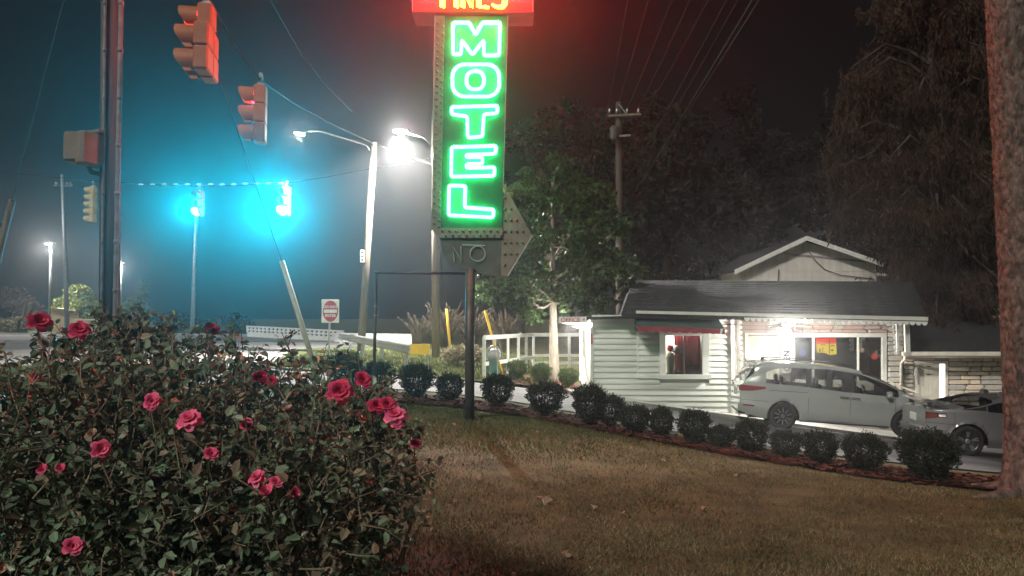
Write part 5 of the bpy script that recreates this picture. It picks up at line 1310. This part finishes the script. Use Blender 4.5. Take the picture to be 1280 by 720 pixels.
M_bark = mat('bark_grey', (.20, .17, .13), (.36, .31, .25), 12, .9, stretch=(1, 1, .2), bump=.8, bscale=30)
q = Wp(693, 482, 24.2); r = rng(21)
mk = lambda px, py, D, rad: (lambda p: (p.x - q.x, D - 24.2, p.z - g(q.x, 24.2), rad, rad, rad * .85))(Wp(px, py, D))
CR = [mk(*a) for a in ((690, 225, 24.5, 1.1), (650, 268, 24, 1.1), (730, 262, 24.5, 1.2), (690, 300, 23.5, 1.3), (762, 300, 24.6, 1.0), (635, 320, 23.8, 1.0), (735, 340, 23.6, 1.1), (655, 360, 23.8, .95), (612, 355, 24, .8), (770, 345, 25, .8), (690, 350, 25, 1.0), (725, 378, 23.3, .75), (615, 300, 24.4, .7), (668, 386, 23.6, .6), (752, 372, 23.4, .6))]
tree('maple_tree', gp(q.x, 24.2, .05), 'leafy maple with pale trunk standing by the white fence behind the sign', 7.5, CR, .165, M_map, M_bark, 11000, .19, 22, trunk_top=5.4, aspect=.75, lean=(-.05, 0))
# mid-distance plants
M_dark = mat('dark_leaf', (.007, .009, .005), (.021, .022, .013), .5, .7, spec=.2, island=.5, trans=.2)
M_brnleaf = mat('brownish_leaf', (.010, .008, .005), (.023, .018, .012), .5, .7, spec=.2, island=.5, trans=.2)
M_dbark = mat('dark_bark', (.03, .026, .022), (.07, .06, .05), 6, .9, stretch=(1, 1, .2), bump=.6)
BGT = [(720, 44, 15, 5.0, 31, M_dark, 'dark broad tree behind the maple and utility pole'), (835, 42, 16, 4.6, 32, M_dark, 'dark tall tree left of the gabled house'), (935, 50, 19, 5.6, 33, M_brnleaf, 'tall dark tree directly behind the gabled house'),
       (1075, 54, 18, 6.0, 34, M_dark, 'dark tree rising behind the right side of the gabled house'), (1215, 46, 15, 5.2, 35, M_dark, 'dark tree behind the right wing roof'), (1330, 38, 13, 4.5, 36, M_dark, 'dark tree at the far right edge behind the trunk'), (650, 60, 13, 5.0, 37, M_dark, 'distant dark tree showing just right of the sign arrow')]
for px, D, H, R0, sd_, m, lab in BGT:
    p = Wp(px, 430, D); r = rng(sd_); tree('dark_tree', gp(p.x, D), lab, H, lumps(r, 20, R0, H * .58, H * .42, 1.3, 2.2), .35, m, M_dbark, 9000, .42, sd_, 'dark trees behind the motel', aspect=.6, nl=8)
p = Wp(868, 400, 29); r = rng(50)
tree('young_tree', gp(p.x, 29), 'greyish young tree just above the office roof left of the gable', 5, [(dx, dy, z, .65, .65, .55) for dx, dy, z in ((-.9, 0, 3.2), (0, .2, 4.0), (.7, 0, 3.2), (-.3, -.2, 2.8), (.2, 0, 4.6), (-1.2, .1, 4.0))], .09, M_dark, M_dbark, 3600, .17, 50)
# drooping hemlock
def hemlock(loc, label, H, seed, arms, m):
    r = rng(seed); e = empty('weeping_conifer', loc, label, 'tree'); tk = MB().tube([(0, 0, -.3), (.05, 0, H * .5), (0, .1, H)], [.36, .26, .06], 10).build('trunk', M_dbark, e, None, True)
    lm = MB(); fo = MB()
    for (dx, dy, z0, z1) in arms:
        a = Vector((0, 0, z0 - .8)); b = Vector((dx, dy, z1)); m1 = a.lerp(b, .55) + Vector((0, 0, .9)); P = [a, m1, b]
        lm.tube([a, a.lerp(m1, .5) + Vector((0, 0, .15)), m1, m1.lerp(b, .6), b], [.10, .08, .05, .03, .015], 5)
        for k in range(34):
            t = r.uniform(.22, 1.0); s = (a * (1 - t) ** 2 + m1 * 2 * t * (1 - t) + b * t * t) + Vector((r.gauss(0, .35), r.gauss(0, .35), r.uniform(-.1, .15)))
            ln = r.uniform(.4, 1.5); e_ = s + Vector((r.gauss(0, .14), r.gauss(0, .14), -ln)); lm.tube([s, e_], .008, 3, False)
            for j in range(20):
                u = j / 20 + r.random() * .05; p = s.lerp(e_, u) + Vector((r.gauss(0, .05), r.gauss(0, .05), 0)); o = Vector((r.gauss(0, .5), r.gauss(0, .5), -1)).normalized(); fo.leaf(p, o, rvec(r), r.uniform(.16, .34), .055)
    lm.build('limbs', M_dbark, e)['kind'] = 'stuff'; f = fo.build('crown', m, e); f['kind'] = 'stuff'; return e
hb = Wp(1175, 430, 27); r = rng(70); arms = []
for z in np.arange(4.2, 16.5, .62):
    n = 5
    for k in range(n):
        a = r.random() * 6.283; l = (3.9 if z > 6.5 else 2.2) * (1 - max(0, z - 9) / 16) * r.uniform(.6, 1.1); arms.append((l * math.cos(a), l * math.sin(a) * .8, z, z - r.uniform(.2, 1.0)))
M_hem = mat('hemlock_needles', (.024, .014, .008), (.075, .044, .027), .8, .7, spec=.2, island=.5, trans=.25)
hemlock(gp(hb.x, 27), 'huge weeping conifer hanging over the office at the upper right', 17, 71, arms, M_hem)

# big trunk in the right foreground with deep bark
tb = Wp(1284, 618, 8.5); T0 = gp(tb.x + .24, 8.6)
tr = empty('big_tree', T0, 'massive rough barked tree trunk at the right edge of the lawn', 'tree')
from mathutils import noise as mn
N, K = 150, 330; vs = []; Ht = 8.5; topx = -.28
for k in range(K + 1):
    z = -.3 + (Ht + .3) * k / K; t = max(0, z)
    base_r = .30 + .12 * math.exp(-t / .25) + .05 * math.exp(-t / 1.2) - .012 * t
    for j in range(N):
        a = 2 * math.pi * j / N; fl = math.exp(-t / .30) * (.10 * math.sin(a * 4 + .6) + .05 * math.sin(a * 7))
        P = Vector((math.cos(a) * 1.7, math.sin(a) * 1.7, z * 1.9)); n1 = mn.noise(P * 4.2); n2 = mn.noise(P * 11 + Vector((7, 3, 1))); n3 = mn.noise(Vector((P.x * 26, P.y * 26, P.z * 12)))
        pl_ = min(1, abs(n1 * 1.6 + n2 * .7) * 2.0)       # plates with furrows between them
        rad_ = base_r * (1 + fl) + .034 * pl_ + .012 * n3 - .02
        vs.append((topx * t / Ht + math.cos(a) * rad_, math.sin(a) * rad_, z))
fs = [(k * N + j, k * N + (j + 1) % N, (k + 1) * N + (j + 1) % N, (k + 1) * N + j) for k in range(K) for j in range(N)]
mb = MB(); mb.add(vs, fs); mb.build('trunk', mat('pine_bark', (.045, .035, .03), (.19, .145, .12), 14, .9, stretch=(1, 1, .5), bump=1.0, bscale=40), tr, None, True)
mb = MB()
for a, ln in ((2.6, .9), (3.5, 1.1), (4.3, .9), (5.3, 1.0), (1.6, .8)):
    d = Vector((math.cos(a), math.sin(a), 0)); P = []
    for t in (0, .3, .6, 1): p = T0 + d * (.3 + ln * t); P.append(Vector((p.x - T0.x, p.y - T0.y, g(p.x, p.y) - T0.z + .06 * (1 - t) - .05)))
    o = MB().tube(P, [.12, .09, .06, .02], 8).build('root', mat('pine_bark', (0, 0, 0)), tr, None, True)
# side twigs with needles low on the right of the trunk
# pampas grass and pale bush behind the sign pole
M_pam = mat('pampas', (.07, .05, .032), (.13, .10, .07), 5, .9, trans=.3, island=.3)
def pampas(px, py, D, n, hgt, label, seed, spread=.5):
    p = Wp(px, py, D); b = gp(p.x, D); e = empty('pampas_grass', b, label, 'ornamental grass', 'clumps of pampas grass'); r = rng(seed); bl = MB(); pl = MB()
    for k in range(n):
        a = r.random() * 6.283; l = hgt * r.uniform(.5, 1); ou = r.uniform(.05, spread) * hgt; m1 = Vector((ou * .4 * math.cos(a), ou * .4 * math.sin(a), l * .7)); t_ = Vector((ou * math.cos(a), ou * math.sin(a), l * r.uniform(.75, 1)))
        bl.add([(-.015, 0, 0), (.015, 0, 0), m1 + Vector((.015, 0, 0)), m1 - Vector((.015, 0, 0)), t_], [(0, 1, 2, 3), (3, 2, 4)])
        if k % 6 == 0:
            for j in range(40):
                u = j / 40; q_ = m1.lerp(t_, .3 + u * .8) + Vector((0, 0, .05 + u * .25)); pl.leaf(q_, (Vector((math.cos(a), math.sin(a), 1.2)) + rvec(r) * .7).normalized(), rvec(r), .13, .03)
    bl.build('blades', mat('pampas_blade', (.05, .05, .025), (.10, .085, .05), 4, .8, trans=.3, island=.3), e)['kind'] = 'stuff'; pl.build('plumes', M_pam, e)['kind'] = 'stuff'
pampas(556, 432, 32, 420, 2.1, 'dense pampas clump right behind the pale pole', 81); pampas(588, 432, 33, 360, 2.0, 'pampas clump seen between the sign pole and fence', 82); pampas(524, 430, 36, 140, 1.7, 'sparse pampas plumes left of the pale pole', 83, .7); pampas(630, 425, 36, 260, 1.9, 'brown pampas clump behind the white fence corner', 84); pampas(715, 425, 38, 300, 1.9, 'brown pampas clump behind the maple trunk', 85)
def bush(name, px, py, D, rad, m, label, seed, n=1400, L=.12, group=None, cat='bush', k=7):
    p = Wp(px, py, D); b = gp(p.x, D); e = empty(name, b, label, cat, group); r = rng(seed); fo = MB(); st = MB()
    for i in range(k):
        c = Vector((r.uniform(-.6, .6) * rad[0], r.uniform(-.6, .6) * rad[1], rad[2] * r.uniform(.5, 1.25))); s = r.uniform(.4, .62); leaves(fo, r, c, (rad[0] * s, rad[1] * s, rad[2] * s), n // k, L, .3); st.tube([(0, 0, -.1), c * .5, c], [.03, .02, .006], 4)
    fo.build('foliage', m, e)['kind'] = 'stuff'; st.build('stems', M_twig, e)['kind'] = 'stuff'; return e
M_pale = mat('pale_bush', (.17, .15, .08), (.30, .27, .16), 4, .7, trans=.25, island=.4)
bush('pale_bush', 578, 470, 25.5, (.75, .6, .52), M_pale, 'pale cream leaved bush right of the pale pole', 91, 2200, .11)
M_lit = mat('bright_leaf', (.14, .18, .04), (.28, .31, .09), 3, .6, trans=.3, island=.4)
M_purp = mat('purple_leaf', (.06, .035, .03), (.12, .075, .06), 3, .7, trans=.25, island=.4)
p = Wp(98, 410, 65)
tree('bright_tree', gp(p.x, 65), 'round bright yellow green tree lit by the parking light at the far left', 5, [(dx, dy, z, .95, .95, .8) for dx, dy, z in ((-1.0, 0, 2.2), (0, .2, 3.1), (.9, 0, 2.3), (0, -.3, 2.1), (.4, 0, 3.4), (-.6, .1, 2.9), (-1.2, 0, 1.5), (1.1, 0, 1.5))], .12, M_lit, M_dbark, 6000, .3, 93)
p = Wp(14, 410, 69)
tree('purple_tree', gp(p.x, 69), 'dull purple brown small tree at the left edge', 5, [(dx, dy, z, 1.0, .95, .7) for dx, dy, z in ((-1.2, 0, 2.6), (0, .2, 3.2), (1.1, 0, 2.6), (0, -.3, 2.4), (1.6, 0, 1.9), (-1.5, 0, 3.3))], .1, M_purp, M_dbark, 3600, .28, 94)
bush('low_bush', 12, 411, 58, (2.2, 1.2, .75), M_pale, 'low pale hedge bush under the purple tree', 95, 2200, .25)
p = Wp(175, 412, 66)
tree('small_evergreen', gp(p.x, 66), 'small pale evergreen beyond the road behind the roses', 5, [(0, 0, 1.2, 1.3, 1.2, .9), (0, 0, 2.2, 1.0, .9, .8), (.2, 0, 3.2, .6, .6, .7), (.2, 0, 4.0, .3, .3, .6), (-.9, 0, 1.8, .6, .6, .9)], .1, mat('evergreen', (.09, .13, .06), (.17, .22, .12), 3, .7, island=.4, trans=.2), M_dbark, 3000, .28, 96)
for i, (px, D, rad, lab) in enumerate(((215, 62, (1.5, 1, 1.0), 'dim bush across the road right of the small evergreen'), (292, 60, (1.6, 1, 1.1), 'dim round bush across the road at the end of the bridge railing'), (255, 66, (1.8, 1, .7), 'low dim bush between the two bushes across the road'), (145, 62, (1.4, 1, .9), 'dim bush across the road behind the thick pole'))):
    bush('roadside_bush', px, 414, D, rad, M_dark, lab, 97 + i, 1200, .26, 'bushes across the road')

# ------------------------------------------------------------------ rose bush in the foreground
r = rng(7)
M_rl = mat('rose_leaf', (.075, .118, .066), (.185, .245, .155), 5, .42, spec=.4, island=.6, trans=.22)
M_rlb = mat('rose_leaf_brown', (.12, .095, .06), (.26, .21, .14), 6, .7, island=.5, trans=.25)
M_cane = mat('rose_cane', (.09, .085, .05), (.24, .18, .12), 9, .7)
rb = gp(-1.35, 3.35); rose = empty('rose_bush', rb, 'big untidy rose bush with pink red blooms filling the lower left', 'bush')
LUMP = [(60, 640, 3.3, .74, .6, .60), (225, 610, 3.2, .60, .6, .60), (375, 625, 3.2, .50, .6, .52), (163, 480, 3.7, .26, .3, .30), (272, 482, 3.8, .22, .28, .22), (430, 590, 3.3, .27, .35, .28), (455, 520, 3.6, .16, .2, .12),
        (-120, 620, 3.3, .6, .6, .62), (330, 520, 3.7, .3, .3, .2), (120, 570, 2.9, .4, .3, .35), (300, 680, 2.7, .5, .3, .35), (90, 720, 2.7, .6, .3, .4), (20, 520, 3.6, .25, .3, .2), (395, 680, 2.8, .20, .3, .25), (165, 440, 3.8, .13, .2, .13), (110, 470, 3.7, .16, .22, .14)]
LW = [(Wp(a, b, D), (rx, ry, rz)) for a, b, D, rx, ry, rz in LUMP]
def inside(p, k=1.0): return any(((p.x - c.x) / (q[0] * k)) ** 2 + ((p.y - c.y) / (q[1] * k)) ** 2 + ((p.z - c.z) / (q[2] * k)) ** 2 < 1 for c, q in LW)
fo = MB(); fb = MB(); cn = MB()
def spray(p, d, L, n, col=None):
    """a twig with alternating leaflets"""
    e_ = p + d * L; mid = p.lerp(e_, .5) + rvec(r) * L * .10; cn.tube([p, mid, e_], [.0035, .0028, .0015], 4, False)
    for j in range(n):
        u = (j + .7) / n; b = (p.lerp(mid, u * 2) if u < .5 else mid.lerp(e_, u * 2 - 1)); sd_ = d.cross(rvec(r)); 
        if sd_.length < .1: continue
        o = (sd_.normalized() + d * .5 + Vector((0, 0, -.15))).normalized(); l = r.uniform(.024, .054); t = fb if (col == 'b' or (col is None and r.random() < .15)) else fo
        t.leaf6(b + o * .006, o, (Vector((0, 0, 1)) + rvec(r) * .9).normalized(), l, l * .62)
tot = sum(q[0] * q[2] for c, q in LW)
for c, q in LW:
    for k in range(int(3900 * q[0] * q[2] / tot)):
        d = rvec(r); s = r.uniform(.55, 1.02); p = c + Vector((d.x * q[0], d.y * q[1], d.z * q[2])) * s
        if p.z < .1: continue
        spray(p, (d * .6 + rvec(r) * .8 + Vector((0, 0, .45))).normalized(), r.uniform(.08, .22), r.randint(5, 8), 'b' if (r.random() < .10) else None)
for k in range(60):      # main canes from the ground
    c, q = r.choice(LW); d = rvec(r); d.z = abs(d.z); t = c + Vector((d.x * q[0], d.y * q[1], d.z * q[2])) * .95; s = Vector((c.x + r.gauss(0, .12), c.y + r.gauss(0, .12), g(c.x, c.y) - .05))
    m1 = s.lerp(t, .5) + Vector((r.gauss(0, .08), r.gauss(0, .08), .1)); cn.tube([s, m1, t], [.009, .006, .003], 5, False)
TOPS = [(45, 402, 3.3, 60, 455), (100, 412, 3.3, 85, 465), (265, 410, 3.4, 262, 450), (60, 455, 3.4, 40, 490), (5, 455, 3.2, -10, 510), (150, 383, 3.8, 150, 440), (160, 392, 3.8, 158, 445), (185, 388, 3.8, 178, 440), (175, 395, 3.8, 172, 450), (200, 400, 3.8, 192, 450), (140, 400, 3.8, 146, 450), (215, 420, 3.7, 205, 460), (285, 420, 3.7, 280, 450), (330, 452, 3.7, 320, 490), (365, 440, 3.7, 372, 490),
        (352, 415, 3.6, 375, 470), (405, 455, 3.6, 395, 500), (480, 505, 3.3, 460, 550), (528, 525, 3.3, 495, 570), (520, 550, 3.3, 480, 580), (512, 575, 3.2, 470, 600), (500, 595, 3.1, 460, 620), (505, 530, 3.3, 480, 560), (490, 640, 3.0, 450, 660), (480, 660, 3.0, 440, 690), (510, 610, 3.1, 470, 630), (130, 395, 3.7, 140, 440), (170, 400, 3.7, 165, 450), (240, 425, 3.7, 240, 460)]
for (x1, y1, D, x0, y0) in TOPS:
    a, b = Wp(x0, y0, D), Wp(x1, y1, D); a2 = a + Vector((r.gauss(0, .03), .05, -.2)); cn.tube([a2, a, b], [.005, .004, .002], 5, False)
    n = 6
    for j in range(n):
        t = .1 + .85 * j / n; spray(a.lerp(b, t), ((b - a).normalized() * .7 + rvec(r)).normalized(), r.uniform(.05, .10), r.randint(3, 5), None)
fo.build('foliage', M_rl, rose, rb)['kind'] = 'stuff'; fb.build('dry_foliage', M_rlb, rose, rb)['kind'] = 'stuff'; cn.build('canes', M_cane, rose, rb)['kind'] = 'stuff'
# blooms: each a part with petals in whorls
M_pet = mat('rose_petal', (.92, .10, .23), (.97, .24, .38), 18, .55, spec=.25, trans=.25, island=.25)
M_petd = mat('rose_petal_deep', (.58, .03, .085), (.75, .07, .15), 18, .55, spec=.25, trans=.25, island=.25)
M_petw = mat('spent_rose', (.50, .30, .20), (.62, .42, .32), 18, .7, spec=.2, trans=.25, island=.3)
def bloom(seed, openness=1.0):
    r = rng(seed); mb = MB()
    for ring, (n, tilt, l, wd) in enumerate([(5, 1.35, .042, .036), (6, 1.0, .038, .032), (6, .65, .032, .027), (5, .35, .026, .02), (4, .12, .02, .014)]):
        for k in range(n):
            a = 6.283 * k / n + ring * .5 + r.uniform(-.15, .15); th = tilt * openness + r.uniform(-.12, .12); u = Vector((math.cos(a), math.sin(a), 0)); s = Vector((-u.y, u.x, 0)); up = Vector((0, 0, 1)); V = []
            for i, (t, wf) in enumerate([(0, .25), (.35, .85), (.7, 1.0), (1.0, .55)]):
                an = th * (.55 + .6 * t); c = (u * math.sin(an) + up * math.cos(an)) * l * t + u * .003 * ring * 0
                cup = .25 * (1 - ring * .1)
                for j in (-1, -.4, .4, 1): V.append(c + s * wd * wf * .5 * j + (up * .6 - u * .6) * wd * wf * .22 * abs(j) * cup * 2 + Vector((r.uniform(-1, 1), r.uniform(-1, 1), r.uniform(-1, 1))) * .0016)
            mb.add(V, [(i * 4 + j, i * 4 + j + 1, (i + 1) * 4 + j + 1, (i + 1) * 4 + j) for i in range(3) for j in range(3)])
    return mb
def sepal(): 
    mb = MB().lathe((0, 0, -.012), [(.003, -.03), (.006, -.006), (.009, 0), (.005, .012)], 7)
    for k in range(5): a = 6.283 * k / 5; mb.leaf(Vector((0, 0, 0)), Vector((math.cos(a), math.sin(a), -.3)).normalized(), Vector((0, 0, 1)), .026, .009)
    return mb
bl = [bloom(1), bloom(2, .85), bloom(3, 1.1)]; bud = bloom(4, .42)
ROSES = [(49, 403, 3.2, 30, 0), (99, 413, 3.2, 32, 2), (265, 412, 3.4, 20, 1), (47, 472, 3.0, 18, 1), (191, 503, 2.62, 26, 1), (192, 511, 2.62, 13, 3), (238, 526, 2.5, 34, 2), (126, 562, 2.45, 32, 0), (263, 569, 2.45, 26, 1), (55, 589, 2.45, 14, 3), (78, 588, 2.45, 14, 3), (322, 599, 2.45, 26, 0), (345, 604, 2.45, 22, 1), (365, 617, 2.42, 16, 3), (334, 619, 2.42, 16, 3), (91, 684, 2.25, 28, 1),
         (310, 535, 2.7, 18, 3), (425, 489, 2.9, 36, 0), (453, 476, 3.0, 26, 1), (470, 508, 2.9, 26, 0), (484, 506, 2.9, 24, 1), (494, 520, 2.9, 30, 2), (497, 533, 2.9, 18, 1), (519, 555, 3.0, 18, 1), (325, 472, 3.2, 22, 0), (340, 477, 3.2, 16, 1), (113, 519, 2.7, 9, 3)]
mesh_cache = {}
for i, (px, py, D, wpx, kind) in enumerate(ROSES):
    p = Wp(px, py, D); s = wpx * D / FPX / .088; deep = py < 515 and px > 400 or py < 480
    key = (kind, deep)
    if key not in mesh_cache:
        o = (bl[kind] if kind < 3 else bud).build('rose_bloom', M_petd if deep else M_pet, rose, None, True); mesh_cache[key] = o.data
    else:
        o = bpy.data.objects.new('rose_bloom', mesh_cache[key]); C.objects.link(o); o.parent = rose
    if kind == 3: s *= 1.7
    d = (Vector((0, 0, CAMZ)) - p).normalized(); d = (d * .9 + Vector((r.uniform(-.5, .5), 0, r.uniform(.1, .8)))).normalized()
    o.location = p - rb; o.scale = (s * r.uniform(.85, 1.15), s * r.uniform(.8, 1.1), s * r.uniform(.8, 1.3)); o.rotation_euler = d.to_track_quat('Z', 'Y').to_euler()
    if 'sep' not in mesh_cache: k = sepal().build('sepal', M_cane, o); mesh_cache['sep'] = k.data
    else: k = bpy.data.objects.new('sepal', mesh_cache['sep']); C.objects.link(k); k.parent = o
    MB().tube([p - d * .03 * s, p - d * .06 * s + Vector((0, .03, -.04)), p + Vector((r.uniform(-.03, .03), .12, -.22))], .0028, 4, False).build('bloom_stem', M_cane, rose, rb)
for i in range(34):     # spent hips and tiny buds
    c, q = LW[r.choice([0, 1, 2, 9, 10, 11, 5])]; d = rvec(r); d.y = -abs(d.y); d.z = d.z * .8 + .2; d.normalize(); p = c + Vector((d.x * q[0], d.y * q[1], d.z * q[2])) * 1.0
    if 'spent' not in mesh_cache: o = bud.build('spent_bloom', M_petw, rose, None, True); mesh_cache['spent'] = o.data
    else: o = bpy.data.objects.new('spent_bloom', mesh_cache['spent']); C.objects.link(o); o.parent = rose
    o.location = p - rb; s = r.uniform(.35, .75); o.scale = (s, s, s); o.rotation_euler = (r.uniform(-1, 1), r.uniform(-1, 1), 0)
# ------------------------------------------------------------------ night haze
mb = MB().box((0, 80, 28), (300, 260, 74)); hz = mb.build('haze', [])
hz['kind'] = 'stuff'; hz['label'] = 'thin humid night haze glowing around the lights'; hz['category'] = 'haze'
m = bpy.data.materials.new('night_haze'); m.use_nodes = True; n = m.node_tree.nodes; n.clear()
v = n.new('ShaderNodeVolumePrincipled'); v.inputs['Color'].default_value = (.92, .94, .96, 1); v.inputs['Density'].default_value = .0025
v.inputs['Anisotropy'].default_value = .88
o = n.new('ShaderNodeOutputMaterial'); m.node_tree.links.new(v.outputs[0], o.inputs['Volume']); hz.data.materials.append(m)
